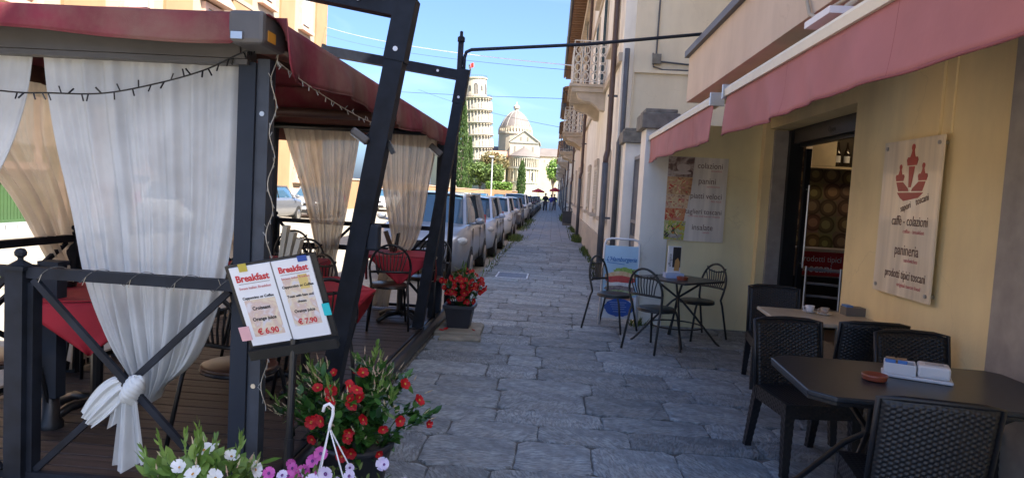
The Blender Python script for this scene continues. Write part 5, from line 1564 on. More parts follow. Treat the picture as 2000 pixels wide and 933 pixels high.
curtain('cream voile curtain at the far end of the terrace, between the two leaning posts', [(2.24, -2.12, -1.40), (2.0, -2.10, -1.42), (1.6, -2.04, -1.48), (1.2, -1.95, -1.53), (.95, -1.9, -1.6), (.75, -1.98, -1.72), (.45, -2.05, -1.85), (.15, -2.1, -1.9)], 8.18, M['curtain2'], 7, .03, seed=10, group=CG)

# ------------------------------------------------------------ leaning frames, pole, pipe
def lean_frame(label, bx, y, lean, zt, bl, w):
    t = thing('steel_portal', label, 'steel frame', (bx, y, .12), 0, 'leaning steel portal frames along the deck edge')
    L = (zt - .12) / math.cos(lean)
    dirp = Vector((math.sin(lean), 0, math.cos(lean)))
    perp = Vector((-math.cos(lean), 0, math.sin(lean)))
    up = (0, 1, 0)
    top = dirp * L
    loc('post', MB().bar((0, 0, 0), top, w, w, up), M['frame'], t)
    loc('beam', MB().bar(top - dirp * w * .5 + perp * w * .5, top - dirp * w * .5 + perp * bl, w * .92, w * .98, up), M['frame'], t)
    s = MB().bar(top - dirp * .34, top + dirp * .012, w + .012, w + .012, up)
    loc('sleeve', s, M['frame'], t)
    bolt = MB().tube([(0, -.004, 0), (0, .004, 0)], .014, 8).mesh('bolt'); bolt.materials.append(M['paper'])
    for q in (top - dirp * .28, top - dirp * w * .5 + perp * .26):
        piece('bolt', bolt, t, q - Vector((0, w / 2 + .008, 0)))
    loc('end_cap', MB().bar(top - dirp * w * .5 + perp * bl, top - dirp * w * .5 + perp * (bl + .03), w + .01, w + .01, up), M['black'], t)
    loc('base_plate', MB().box((0, 0, .006), (w + .06, w + .06, .012)), M['black'], t)
    return t
lean_frame('large leaning dark steel post and beam, nearer of the two', -1.272, 3.893, R(9.0), 2.635, 1.5, .106)
lean_frame('smaller-looking leaning steel post and beam at the far gazebo', -1.35, 7.2, R(7.5), 2.83, 1.47, .106)
t = thing('control_box', 'dark grey box clamped at mid height on the nearer leaning post', 'box', (-1.01, 3.9, 1.23))
o = put('box', MB().b2(-1.045, -.975, 3.86, 3.95, 1.23, 1.38), M['alu'], t); bmod(o, .015)
t = thing('steel_pole', 'tall black steel pole at the far corner of the terrace carrying the pipe', 'pole', (-1.24, 8.45, 0))
put('shaft', MB().tube([(-1.24, 8.45, 0), (-1.22, 8.45, 3.4)], .035, 10), M['frame'], t, True)
put('tip', MB().lathe([(.045, 0), (.045, .05), (.02, .07), (.02, .12), (.001, .13)], 10, (-1.22, 8.45, 3.39)), M['frame'], t)
put('arm_pipe', MB().tube([(-1.17, 8.45, 3.02), (-1.17, 8.45, 3.2), (-1.15, 8.45, 3.27), (-1.09, 8.45, 3.30), (.3, 8.65, 3.47), (1.72, 8.85, 3.70)], .021, 8), M['alu'], t, True)
put('hook', MB().tube([(-1.19, 8.45, 3.06), (-1.13, 8.45, 3.02), (-1.09, 8.45, 3.06), (-1.11, 8.45, 3.12)], .012, 6).tube([(-1.24, 8.45, 3.1), (-1.16, 8.45, 3.1)], .015, 6), M['metal'], t)
gut = put('ground_trim', MB().tube([(-1.24, 8.45, .02), (-1.24, 8.45, .06)], .07, 10), M['black'], t)
# flood lamps on the frames
def spot(label, at, rz, tilt, k=1.0):
    t = thing('spotlight', label, 'spotlight', at, rz, 'small spotlights clamped to the terrace frame')
    Mx = Matrix.Rotation(tilt, 3, 'Y')
    o = loc('head', MB().box((0, 0, 0), (.11 * k, .10 * k, .045 * k), M=Mx), M['beamgrey'], t); bmod(o, .012)
    loc('lens', MB().box(tuple(Mx @ Vector((0, 0, -.0235 * k))), (.09 * k, .08 * k, .003), M=Mx), M['lens'], t)
    loc('bracket', MB().tube([(.03 * k, 0, .0), (.06 * k, 0, .03 * k), (.10 * k, 0, .03 * k)], .008, 6), M['black'], t)
spot('grey spotlight left of the nearer leaning post', (-1.095, 3.84, 1.87), .2, R(34))
spot('small grey spotlight left of the farther leaning post', (-1.24, 7.15, 2.0), .2, R(38), 1.4)
t = thing('phone_box', 'small black clamp hanging right of the nearer leaning post', 'clamp', (-.935, 3.9, 1.82))
put('body', MB().box((-.935, 3.9, 1.82), (.025, .03, .075), M=Matrix.Rotation(R(-28), 3, 'Y')), M['black'], t)
put('strap', MB().tube([(-.95, 3.9, 1.85), (-.99, 3.9, 1.86)], .008, 5), M['black'], t)

# ------------------------------------------------------------ wires and fairy lights
def wire(label, a, b, sag, r, m, n=24, cat='cable', name='cable'):
    a, b = Vector(a), Vector(b)
    pts = [a.lerp(b, i / n) - Vector((0, 0, sag * 4 * (i / n) * (1 - i / n))) for i in range(n + 1)]
    return tag(put(name, MB().tube(pts, r, 5), m, None, True), label, cat)
wire('white cable strung over the road from the palazzo to the first balcony', (-15, 43.6, 11.4), (.32, 17.5, 4.85), .25, .012, M['paper'])
wire('thin dark cable below the white one across the road', (-15, 43.65, 10.9), (.32, 17.6, 4.75), .25, .006, M['black'])
wire('thin dark cable from the palazzo to the second balcony', (-15, 43.65, 7.7), (.25, 30.3, 5.8), .1, .010, M['black'])
wire('short dark cable near the third balcony', (-14.2, 70, 11.5), (.28, 44, 5.9), .3, .012, M['black'])
wire('thin black cord hanging down beside the nearer leaning post', (-.87, 3.85, 2.62), (-1.3, 5.05, 2.25), .0, .005, M['black'])
def fairy(label, pts, mw, mb_, n, ln, seed, rad=.004):
    r = random.Random(seed)
    t = thing('fairy_lights', label, 'fairy lights', pts[0], 0, 'fairy light strings on the gazebo')
    P = [Vector(p) for p in pts]
    # dense curve
    Q = []
    for i in range(len(P) - 1):
        for k in range(8):
            f = k / 8
            p = [P[max(0, i - 1)], P[i], P[i + 1], P[min(len(P) - 1, i + 2)]]
            Q.append(.5 * (2 * p[1] + (p[2] - p[0]) * f + (2 * p[0] - 5 * p[1] + 4 * p[2] - p[3]) * f * f + (3 * p[1] - p[0] - 3 * p[2] + p[3]) * f ** 3))
    Q.append(P[-1])
    put('wire', MB().tube(Q, rad, 5), mw, t)
    bm_ = MB()
    for i in range(n):
        q = Q[min(len(Q) - 1, int((i + .5) / n * len(Q)))]
        d = Vector((r.uniform(-.6, .6), r.uniform(-.6, .2), r.choice((-1, -1, -1, .6)))).normalized() * ln
        bm_.tube([q, q + d], rad * 1.0, 4)
    put('bulb', bm_, mb_, t)['kind'] = 'stuff'
mclear = mat('clear_bulb', (.28, .28, .26), .3)
fairy('black fairy light string sagging across the front curtains', [(-3.4, 3.1, 2.0), (-2.605, 3.1, 1.94), (-2.356, 3.1, 1.94), (-2.1, 3.1, 1.95), (-1.865, 3.1, 2.0), (-1.624, 3.1, 2.075), (-1.45, 3.1, 2.16), (-1.38, 3.1, 2.19)], M['black'], M['black'], 36, .035, 1)
fairy('pale fairy light string sagging along the right valance of the nearer gazebo', [(-1.27, 3.08, 2.13), (-1.235, 3.3, 2.08), (-1.235, 3.7, 2.05), (-1.24, 4.1, 2.03), (-1.245, 4.5, 2.02), (-1.25, 4.75, 2.04), (-1.25, 5.0, 2.12)], M['conduit'], mclear, 30, .026, 2, .0026)
vl = []
for i in range(90):
    a = i * .5
    vl.append((-1.315 + .012 * math.cos(a), 3.16 + .02 * math.sin(a), 2.2 - i * .019))
fairy('pale fairy light string wound down beside the charcoal corner post', vl, M['conduit'], mclear, 44, .024, 3, .0022)
rlw = []
for i in range(70):
    u = i / 69
    a = u * 2 * PI * 5
    rlw.append((-2.47 + 1.05 * u, RY + .032 * math.sin(a), 1.11 + .034 * math.cos(a)))
fairy('thin wire of dead fairy lights wound round the front railing', rlw, M['joint'], M['conduit'], 10, .04, 4, .0016)

# ============================================================ CHAIRS AND TABLES
def bistro(name, label, seat_m, frame_m, group):
    """front towards +Y; tube frame, round seat, arched back with a fan of slats"""
    t = thing(name, label, 'chair', (0, 0, 0), 0, group)
    sr = [(.001, .455), (.19, .455), (.205, .448), (.205, .437), (.19, .432), (.001, .432)]
    loc('seat', MB().lathe(sr, 24), seat_m, t, smooth=True)
    loc('seat_ring', MB().tube([(.2 * math.cos(a), .2 * math.sin(a), .425) for a in [2 * PI * i / 20 for i in range(20)]], .011, 6, closed=True), frame_m, t)
    def bk(z):      # the back leans: y of the frame at height z
        return -.20 - .02 * max(0, z - .45) / .2 - .10 * max(0, z - .5)
    for s in (-1, 1):
        loc('leg', MB().tube([(s * .21, -.31, 0), (s * .19, -.225, .40), (s * .185, -.20, .47), (s * .20, bk(.56), .56), (s * .208, bk(.64), .64)], .0125, 8), frame_m, t, smooth=True)
        loc('leg', MB().tube([(s * .20, .235, 0), (s * .165, .165, .36), (s * .155, .14, .415), (s * .13, .12, .43)], .0125, 8), frame_m, t, smooth=True)
    arc = [(.21 * math.cos(a), .62 + .265 * max(0, math.sin(a)) ** .9) for a in [PI * i / 18 for i in range(19)]]
    loc('back_arch', MB().tube([(x, bk(z), z) for x, z in arc], .0125, 8), frame_m, t, smooth=True)
    loc('back_rail', MB().tube([(-.205, bk(.60), .60), (-.1, bk(.6) - .025, .605), (.1, bk(.6) - .025, .605), (.205, bk(.60), .60)], .013, 8), frame_m, t, smooth=True)
    inner = [(.155 * math.cos(a) , .845 - .055 * math.sin(a)) for a in [PI * i / 10 for i in range(11)]]
    loc('hand_hole_rail', MB().tube([(x, bk(z) - .01 * (1 - abs(x) / .16), z) for x, z in inner], .009, 6), frame_m, t)
    for i in range(9):
        q = (i - 4) / 4
        xb, xt = q * .115, q * .165
        zt = .80 + .03 * abs(q) - .05 * max(0, abs(q) - .7) / .3
        loc('slat', MB().tube([(xb, bk(.605) - .022, .605), ((xb + xt) / 2 * 1.02, bk(.7) - .028, .70), (xt, bk(zt) - .008, zt)], .0065, 5), frame_m, t)
    return t
gA = 'anthracite metal chairs around the cafe table'
A = bistro('metal_chair', 'anthracite metal chair in the middle, with its back to the camera', M['chairgrey'], M['chairgrey'], gA)
A.location = (1.20, 7.55, 0); A.rotation_euler = (0, 0, R(-42))
dup(A, (.82, 8.47, 0), R(-125), 'anthracite metal chair standing before the burger display board', gA)
dup(A, (1.80, 8.36, 0), R(120), 'anthracite metal chair against the pale wall under the menu poster', gA)
gB = 'black bistro chairs on the terrace'
Bc = bistro('bistro_chair', 'black bistro chair before the farthest red table, between the leaning posts', M['seatwood'], M['black'], gB)
Bc.location = (-1.68, 7.22, .12); Bc.rotation_euler = (0, 0, R(14))
for at_, rz, lab in (((-1.42, 8.0, .12), 170, 'black bistro chair behind the farthest red table'),
                     ((-1.68, 3.70, .12), -14, 'black bistro chair beside the charcoal corner post, its back to the railing'),
                     ((-1.52, 4.42, .12), 35, 'black bistro chair half hidden behind the breakfast menu'),
                     ((-2.30, 5.55, .12), -10, 'black bistro chair with arched back just above the breakfast menu'),
                     ((-3.05, 7.85, .12), 185, 'black bistro chair at the far end rail behind the menu board'),
                     ((-2.95, 4.42, .12), 200, 'black bistro chair with brown seat on the far side of the left red table'),
                     ((-2.98, 3.50, .12), -5, 'black bistro chair at the left edge, front of the left red table'),
                     ((-2.55, 6.75, .12), 170, 'black bistro chair behind the second red table'),
                     ((-2.0, 5.35, .12), 150, 'black bistro chair on the road side of the middle red table')):
    dup(Bc, at_, R(rz), lab, gB)
def red_table(label, x, y, rz, s=.72):
    t = thing('terrace_table', label + ', round cast base', 'table', (x, y, .12), rz, 'tables on the terrace')
    loc('tabletop', MB().box((0, 0, .725), (s, s, .022)), M['seatwood'], t)
    loc('column', MB().tube([(0, 0, .05), (0, 0, .713)], .035, 10), M['black'], t)
    bs = MB()
    for k in range(4):
        a = k * PI / 2 + PI / 4
        bs.tube([(0, 0, .08), (math.cos(a) * .18, math.sin(a) * .18, .075), (math.cos(a) * .31, math.sin(a) * .31, .02)], .028, 8)
    loc('base', bs, M['black'], t, smooth=True)
    c = thing('tablecloth', 'crimson cloth with hanging corners on the ' + label, 'tablecloth', (x, y, .86), rz, 'crimson tablecloths on the terrace')
    h = s / 2 + .006
    loc('top', MB().box((0, 0, .004), (2 * h, 2 * h, .006)), M['redcloth'], c)
    for k in range(4):
        Rk = Matrix.Rotation(k * PI / 2, 3, 'Z')
        def fn(u, v):
            # a triangle hanging from one edge
            w = h * (1 - v * .97)
            x = (2 * u - 1) * w
            return tuple(Rk @ Vector((x, -h - .004 - .018 * math.sin(v * 2.6) - .012 * math.sin(u * 9 + k) * v, .006 - .30 * v - .01 * math.sin(PI * u))))
        o = loc('corner_drop', MB().grid(fn, 14, 8), M['redcloth'], c, smooth=True)
        md = o.modifiers.new('thick', 'SOLIDIFY'); md.thickness = .003
    return t
red_table('farthest red table between the leaning posts', -1.64, 7.60, R(10))
red_table('middle red table behind the breakfast menu', -1.72, 4.85, R(38))
red_table('left red table near the road-side railing', -2.72, 4.02, R(28))
red_table('second red table behind the charcoal corner post', -2.45, 6.2, R(5))
red_table('red table at the left edge of the terrace', -3.05, 3.05 + .35, R(10), .5) if False else None
t = thing('ashtray', 'black round ashtray on the left red table', 'ashtray', (-2.98, 4.10, .871))
loc('dish', MB().lathe([(.001, 0), (.055, 0), (.062, .035), (.05, .035), (.045, .012), (.001, .012)], 16), M['black'], t)
t = thing('menu_cards', 'dark folded menu cards standing on the farthest red table', 'menu', (-1.78, 7.72, .871))
loc('card', MB().box((-.04, 0, .11), (.015, .16, .24), M=Matrix.Rotation(R(-22), 3, 'Y')), M['brown'], t)
loc('card', MB().box((.05, 0, .10), (.012, .14, .22), M=Matrix.Rotation(R(8), 3, 'Y')), M['black'], t)
t = thing('menu_rack', 'bundle of pale menus and papers hanging at the corner post', 'menu', (-1.30, 3.3, 1.3))
for k in range(3):
    put('card', MB().box((-1.302 + k * .03, 3.32, 1.30 - k * .03), (.022, .05, .16), M=Matrix.Rotation(R(6 + 4 * k), 3, 'Y')), M['conduit'], t)

# metal cafe table
t = thing('cafe_table', 'square dark metal cafe table in front of the pale poster wall', 'table', (1.49, 7.93, 0), R(42))
o = loc('tabletop', MB().box((0, 0, .735), (.72, .72, .022)), M['tabletop'], t); bmod(o, .006)
lg = MB()
for k in range(4):
    a = k * PI / 2 + PI / 4
    a2 = a + PI
    loc('leg', MB().tube([(math.cos(a) * .50, math.sin(a) * .50, .0), (math.cos(a) * .46, math.sin(a) * .46, .03), (math.cos(a) * .2, math.sin(a) * .2, .33), (math.cos(a) * .06, math.sin(a) * .06, .48), (math.cos(a2) * .28, math.sin(a2) * .28, .723)], .0125, 8), M['chairgrey'], t, smooth=True)
loc('spreader_ring', MB().tube([(.30 * math.cos(q), .30 * math.sin(q), .21) for q in [2 * PI * i / 20 for i in range(20)]], .009, 6, closed=True), M['chairgrey'], t)
t = thing('menu_holder', 'white holder with an upright black and white ice cream card on the metal table', 'menu holder', (1.42, 7.95, .746), R(8))
loc('tray', MB().b2(-.10, .11, -.06, .06, 0, .055), mat('pale_blue_plastic', (.45, .55, .75), .4), t)
loc('card', MB().b2(-.075, .075, -.012, .012, .056, .36), M['white'], t)
loc('black_print', MB().b2(-.02, .072, -.0145, -.0125, .12, .35), M['ink'], t)
loc('biscuit_print', MB().prism([(.0, .08), (.06, .08), (.065, .18), (.04, .23), (.01, .2)], -.0165, -.0148, 'y'), mat('caramel_print', (.55, .3, .1), .5), t)
text('affogato', .045, M['ink'], t, (-.048, -.0135, .2), (PI / 2, R(-90), 0), world=False)
t = thing('ashtray', 'dark red round ashtray beside the menu holder on the metal table', 'ashtray', (1.50, 7.79, .746))
loc('dish', MB().lathe([(.001, 0), (.06, 0), (.066, .035), (.054, .035), (.05, .012), (.001, .012)], 16), M['terra'], t)

# wicker armless chairs
wv = None
def wicker(label, group):
    t = thing('wicker_chair', label, 'chair', (0, 0, 0), 0, group)
    def weave(u, v, nu, nv, d):
        a = math.sin(PI * u * nu)
        b = math.sin(2 * PI * v * nv)
        k = 1 if int(u * nu) % 2 else -1
        return d * (a * a * .6 + .4) * (.5 + .5 * b * k)
    def bp(u, v, side):
        x = -.225 + .45 * u
        z = .40 + .46 * v
        y = -.205 - .09 * v - .035 * (1 - (2 * u - 1) ** 2)
        e = min(1, min(u, 1 - u) * 14, min(v, 1 - v) * 14 + .15)
        dd = weave(u, v, 22, 19, .007) * e + .012 * e
        return (x, y - side * dd, z - .012 * (2 * u - 1) ** 2 * v)
    mb = MB()
    for s in (1, -1):
        mb.grid(lambda u, v: bp(u, v, s), 110, 114)
    loc('backrest', mb, M['wicker'], t, smooth=True)
    ed = [(-.225, -.205, .38), (-.228, -.295, .855), (-.15, -.318, .863), (0, -.334, .867), (.15, -.318, .863), (.228, -.295, .855), (.225, -.205, .38)]
    loc('back_edge', MB().tube(ed, .013, 8), M['wicker'], t, smooth=True)
    def sp(u, v):
        x = -.23 + .46 * u
        y = -.22 + .46 * v
        e = min(1, min(u, 1 - u) * 14, min(v, 1 - v) * 14)
        return (x, y, .44 + .006 * weave(u, v, 20, 18, 1.0) * e - .01 * (1 - (2 * u - 1) ** 2) * (1 - (2 * v - 1) ** 2))
    loc('seat', MB().grid(sp, 80, 72), M['wicker'], t, smooth=True)
    ap = MB()
    def apron(p0, p1, n):
        p0, p1, n = Vector(p0), Vector(p1), Vector(n)
        def fn(u, v):
            e = min(1, min(u, 1 - u) * 12)
            return tuple(p0.lerp(p1, u) + n * weave(u, v, 18, 3, .006) * e + Vector((0, 0, .44 - .085 * v + .03 * 0)))
        ap.grid(fn, 72, 12)
    apron((-.23, -.22, 0), (.23, -.22, 0), (0, -1, 0)); apron((.23, -.22, 0), (.23, .24, 0), (1, 0, 0)); apron((.23, .24, 0), (-.23, .24, 0), (0, 1, 0)); apron((-.23, .24, 0), (-.23, -.22, 0), (-1, 0, 0))
    loc('seat_apron', ap, M['wicker'], t, smooth=True)
    for sx in (-1, 1):
        for sy, y0, y1 in ((1, .215, .25), (-1, -.2, -.30)):
            m_ = MB()
            def lf(u, v):
                a = 2 * PI * u
                r = .030 - .009 * v
                q = max(abs(math.cos(a)), abs(math.sin(a)))
                rr = r / q * (1 + .045 * math.sin(v * 62 + (3 if int(u * 8) % 2 else 0)))
                return (sx * (.205 + .012 * v) + rr * math.cos(a), y0 + (y1 - y0) * v + rr * math.sin(a), .43 * (1 - v))
            loc('leg', m_.grid(lf, 24, 60), M['wicker'], t)
    return t
gW = 'black woven resin chairs at the cafe tables'
Wc = wicker('black woven chair nearest the camera, back turned, at the dark table', gW)
Wc.location = (1.655, 3.13, 0); Wc.rotation_euler = (0, 0, R(-9))
dup(Wc, (1.66, 4.40, 0), R(187), 'black woven chair on the left far side of the dark table, facing the camera', gW)
dup(Wc, (2.33, 4.18, 0), R(182), 'black woven chair across the dark table, directly behind the white tray', gW)
dup(Wc, (2.22, 5.08, 0), R(2), 'black woven chair at the near side of the beige table, back turned', gW)
dup(Wc, (2.10, 6.34, 0), R(172), 'black woven chair beyond the beige table beside the doorway', gW)
# dark table: top with clipped corners on crossed legs
t = thing('cafe_table', 'long dark grey cafe table with clipped corners, closest on the right', 'table', (1.95, 3.66, 0), R(-3))
q = .10
px, py = .655, .44
top = [(-px + .0, -py + .09), (-px + .06, -py), (px - .42, -py), (px, -py + .42), (px, py - .1), (px - .06, py), (-px + .03, py), (-px, py - .03)]
top = [(-px, -py + .1), (-px + .1, -py), (px - .1, -py), (px, -py + .1), (px, py - .1), (px - .1, py), (-px + .1, py), (-px, py - .1)]
o = loc('tabletop', MB().prism(top, .715, .742), M['tabletop'], t); bmod(o, .008, 3)
loc('edge_band', MB().prism([(a * .992, b * .99) for a, b in top], .7, .7148), M['black'], t)
for sx in (-1, 1):
    for sy in (-1, 1):
        loc('leg', MB().tube([(sx * .50, sy * .37, .0), (sx * .46, sy * .33, .04), (sx * .30, sy * .10, .36), (sx * .22, 0, .46), (sx * .34, -sy * .30, .70)], .017, 8), M['black'], t, smooth=True)
loc('stretcher', MB().tube([(-.24, 0, .43), (.24, 0, .43)], .015, 8), M['black'], t)
t = thing('condiment_tray', 'white plastic tray with sugar sachets on the dark table', 'tray', (1.98, 3.75, .7435), R(-24))
tp = [(-.16, -.075), (.17, -.075), (.17, .075), (-.16, .075)]
o = loc('base', MB().prism(tp, 0, .018), M['white'], t); bmod(o, .006)
wz = MB().b2(-.15, .0, -.068, -.058, .0185, .075).b2(-.15, .0, .058, .068, .0185, .075).b2(-.15, -.14, -.058, .058, .0185, .075).b2(-.01, .0, -.058, .058, .0185, .075)
o = loc('sachet_box', wz, M['white'], t); bmod(o, .004)
o = loc('napkin_box', MB().b2(.006, .155, -.066, .066, .0185, .085), M['white'], t); bmod(o, .012)
o = loc('napkin_slot', MB().b2(.04, .125, -.03, .03, .0852, .087), mat('pale_grey', (.5, .5, .52), .5), t)
sac = MB().b2(-.022, .022, -.004, .004, 0, .06).mesh('sachet'); sac2 = sac.copy()
sac.materials.append(mat('brown_sachet', (.42, .25, .13), .6)); sac2.materials.append(mat('blue_sachet', (.08, .22, .55), .5))
rr = random.Random(3)
for i in range(10):
    piece('sachet', sac2 if i < 3 else sac, t, (-.115 + (i % 2) * .05 + rr.uniform(-.008, .008), -.045 + i * .0095, .03), (rr.uniform(-.25, .25), 0, rr.uniform(-.2, .2)))
t = thing('ashtray', 'terracotta ashtray beside the white tray on the dark table', 'ashtray', (1.72, 3.64, .7435))
loc('dish', MB().lathe([(.001, 0), (.052, 0), (.06, .006), (.058, .012), (.062, .02), (.064, .03), (.058, .032), (.052, .012), (.001, .012)], 24), M['terra'], t, smooth=True)
# beige table
t = thing('cafe_table', 'beige topped cafe table with coffee cups by the doorway', 'table', (2.24, 5.72, 0), R(-4))
o = loc('tabletop', MB().box((0, 0, .728), (.86, .72, .028)), M['beigetop'], t); bmod(o, .006)
loc('column', MB().tube([(0, 0, .03), (0, 0, .71)], .03, 10), M['black'], t)
loc('base', MB().box((0, 0, .018), (.5, .07, .03)).box((0, 0, .017), (.07, .5, .028)), M['black'], t)
def cup(label, at_, m, glass=False):
    t = thing('coffee_cup' if not glass else 'glass_cup', label, 'cup', at_)
    loc('saucer', MB().lathe([(.001, .003), (.035, .003), (.058, .014), (.06, .017), (.035, .009), (.001, .008)], 20), M['white'], t, smooth=True)
    loc('bowl', MB().lathe([(.001, .012), (.022, .012), (.034, .035), (.037, .062), (.033, .062), (.03, .036), (.018, .018), (.001, .017)], 20), m, t, smooth=True)
    loc('handle', MB().tube([(-.034, 0, .052), (-.052, 0, .05), (-.056, 0, .036), (-.046, 0, .024), (-.03, 0, .026)], .005, 6), m, t, smooth=True)
cup('white espresso cup on a saucer on the beige table', (2.21, 5.90, .743), M['white'])
cup('empty glass coffee cup on a saucer on the beige table', (2.30, 5.82, .743), mat_glass('cup_glass', (.6, .5, .4), .05, .45), True)
t = thing('napkin_dispenser', 'grey napkin box with blue sachets at the back of the beige table', 'napkin box', (2.55, 5.92, .743))
loc('box', MB().b2(-.06, .13, -.06, .06, 0, .07), mat('grey_brown_plastic', (.16, .14, .12), .5), t)
loc('sachets', MB().b2(-.055, .0, -.05, .05, .071, .085), bpy.data.materials['blue_sachet'], t)
t = thing('doorway_chair', 'grey metal chair standing inside the cafe doorway', 'chair', (3.02, 7.75, .03), R(160))
for s in (-1, 1):
    loc('leg', MB().tube([(s * .19, -.24, 0), (s * .18, -.2, .45), (s * .18, -.27, .93)], .014, 8), M['metal'], t)
    loc('leg', MB().tube([(s * .19, .2, 0), (s * .18, .17, .45)], .014, 8), M['metal'], t)
loc('seat', MB().box((0, 0, .455), (.4, .4, .025)), M['gate'], t)
for zz in (.6, .74, .90):
    loc('slat', MB().tube([(-.18, -.22 - (zz - .45) * .145, zz), (0, -.25 - (zz - .45) * .145, zz), (.18, -.22 - (zz - .45) * .145, zz)], .016 if zz < .9 else .022, 6), M['gate'], t)

# burger display board
t = thing('display_board', 'freestanding burger advertising board with blue handwriting by the gate pillar', 'advertising board', (.92, 8.97, 0))
yb = 8.86
put('frame', MB().tube([(.68, yb - .06, 0), (.70, yb, 1.03), (.72, yb + .005, 1.08), (.78, yb + .006, 1.10), (1.06, yb + .006, 1.10), (1.12, yb + .005, 1.08), (1.14, yb, 1.03), (1.16, yb - .06, 0)], .014, 8).tube([(.70, yb + .35, 0), (.72, yb + .02, 1.02)], .012, 6).tube([(1.14, yb + .35, 0), (1.12, yb + .02, 1.02)], .012, 6), M['white'], t, True)
Mt = Matrix.Rotation(R(3.2), 3, 'X')
def bq(pts, off, m, nm):
    """a flat print on the leaning board; pts in board units (x 0..1, z 0..1)"""
    def P_(x, z): return (.705 + .43 * x, yb - .062 + .06 * (.08 + z * .93) - .006 - off, .09 + z * .92)
    n = len(pts)
    put(nm, MB().add([P_(*p) for p in pts] + [(a, b + .0008, c) for a, b, c in [P_(*p) for p in pts]], [tuple(range(n)), tuple(range(2 * n - 1, n - 1, -1))] + [(i, (i + 1) % n, n + (i + 1) % n, n + i) for i in range(n)]), m, t)
put('panel', MB().add([(.705, yb - .064, .09), (1.135, yb - .064, .09), (1.135, yb - .004, 1.01), (.705, yb - .004, 1.01), (.705, yb - .052, .09), (1.135, yb - .052, .09), (1.135, yb + .008, 1.01), (.705, yb + .008, 1.01)], [(0, 1, 2, 3), (4, 5, 6, 7), (0, 1, 5, 4), (1, 2, 6, 5), (2, 3, 7, 6), (3, 0, 4, 7)]), mat('sky_blue_print', (.42, .62, .78), .4, var=.15, scale=2), t)
def ell(cx, cz, rx, rz_, n=24, jit=0, seed=0):
    r = random.Random(seed)
    return [(cx + rx * math.cos(2 * PI * i / n) * (1 + r.uniform(-jit, jit)), cz + rz_ * math.sin(2 * PI * i / n) * (1 + r.uniform(-jit, jit))) for i in range(n)]
bq(ell(.62, .655, .36, .05, 30, .18, 1), .001, mat_food('lettuce_print', [(.12, .25, .03), (.3, .45, .08), (.2, .35, .05)], 20), 'lettuce_print')
bq([(.04 + .92 * i / 20, .6 + .055 * math.sin(PI * i / 20)) for i in range(21)] + [(.96, .56), (.04, .56)], .002, mat_food('bun_print', [(.5, .25, .1), (.7, .45, .22), (.75, .6, .4)], 9), 'bun_print')
bq(ell(.5, .535, .45, .055, 30, .05, 2), .003, mat_food('tomato_print', [(.45, .02, .03), (.6, .06, .05), (.4, .03, .03)], 9), 'tomato_print')
bq(ell(.5, .465, .44, .035, 30, .08, 3), .004, mat_food('cheese_print', [(.7, .66, .6), (.78, .75, .7), (.5, .45, .45)], 12), 'cheese_print')
bq(ell(.5, .41, .46, .045, 30, .08, 4), .005, mat_food('patty_print', [(.12, .08, .08), (.28, .2, .2), (.3, .3, .2)], 22), 'patty_print')
bq(ell(.5, .35, .45, .045, 30, .16, 5), .006, mat_food('salad_leaf_print', [(.1, .18, .03), (.35, .42, .15), (.5, .5, .35)], 22), 'salad_print')
bq([(.0, .0), (1, 0), (1, .305), (0, .30)], .0015, M['paper'], 'white_panel')
bq([(.1, .26), (.1, .295), (.92, .295), (.92, .25)], .002, mat('salmon_print', (.6, .3, .2), .5), 'salmon_strip')
bq(ell(.5, .15, .42, .125, 40, .05, 6), .003, mat('blue_paint_print', (.02, .11, .50), .4), 'blue_patch')
for k, zz in enumerate((.215, .185, .155, .125, .09)):
    bq([(.22 + .03 * k, zz), (.72 - .05 * (k % 2), zz + .004), (.72 - .05 * (k % 2), zz + .011), (.22 + .03 * k, zz + .007)], .0042, mat('pale_blue_line', (.35, .5, .8), .5) if not k else bpy.data.materials['pale_blue_line'], 'handwriting_line')
text("L'Hamburgeria", .082, mat('blue_ink', (.02, .16, .45), .5), t, (.92, yb - .024, .84), (PI / 2 - R(3.6), 0, 0), shear=.35, sx=.78, bold=.001)
bq([(.08, .765), (.6, .745), (.6, .752), (.08, .772)], .002, bpy.data.materials['blue_ink'], 'underline')

# ============================================================ BREAKFAST MENU ON ITS STAND
mn = thing('menu_stand', 'tilted breakfast menu of two white pages on a thin black stand', 'menu stand', (-1.12, 2.86, 0))
C0 = Vector((-1.125, 2.85, 1.095))
ux = Vector((.353, 0, .078)).normalized()
uz = Vector((.094, .10, -.365)).normalized() * -1
uz = (uz - ux * uz.dot(ux)).normalized()
nn = ux.cross(uz)
Mm = Matrix((ux, -nn if nn.y > 0 else nn, uz)).transposed()
fy = Mm.col[1]
if fy.y > 0: pass
front = Vector(nn) if nn.y < 0 else -Vector(nn)
Mb = Matrix((ux, -front, uz)).transposed()     # local: x right, y away from the viewer, z up the page
def bd(x, y, z): return C0 + Mb @ Vector((x, y, z))
def slab_(x0, x1, z0, z1, y0, y1, m, nm, par=mn):
    mbx = MB().box(bd((x0 + x1) / 2, (y0 + y1) / 2, (z0 + z1) / 2), (x1 - x0, y1 - y0, z1 - z0), M=Mb)
    return put(nm, mbx, m, par)
slab_(-.197, .195, -.225, .18, .006, .02, M['black'], 'board')
slab_(-.197, .195, -.25, -.205, -.025, .0055, M['black'], 'ledge')
slab_(-.178, .0, -.19, .172, -.003, .005, M['paper'], 'page')
slab_(.006, .172, -.19, .172, -.003, .005, M['paper'], 'page')
slab_(.0005, .0055, -.19, .172, -.004, .004, M['gate'], 'spine')
slab_(-.135, -.10, .15, .185, -.007, -.0035, mat('yellow_tab', (.45, .36, .05), .5), 'tab')
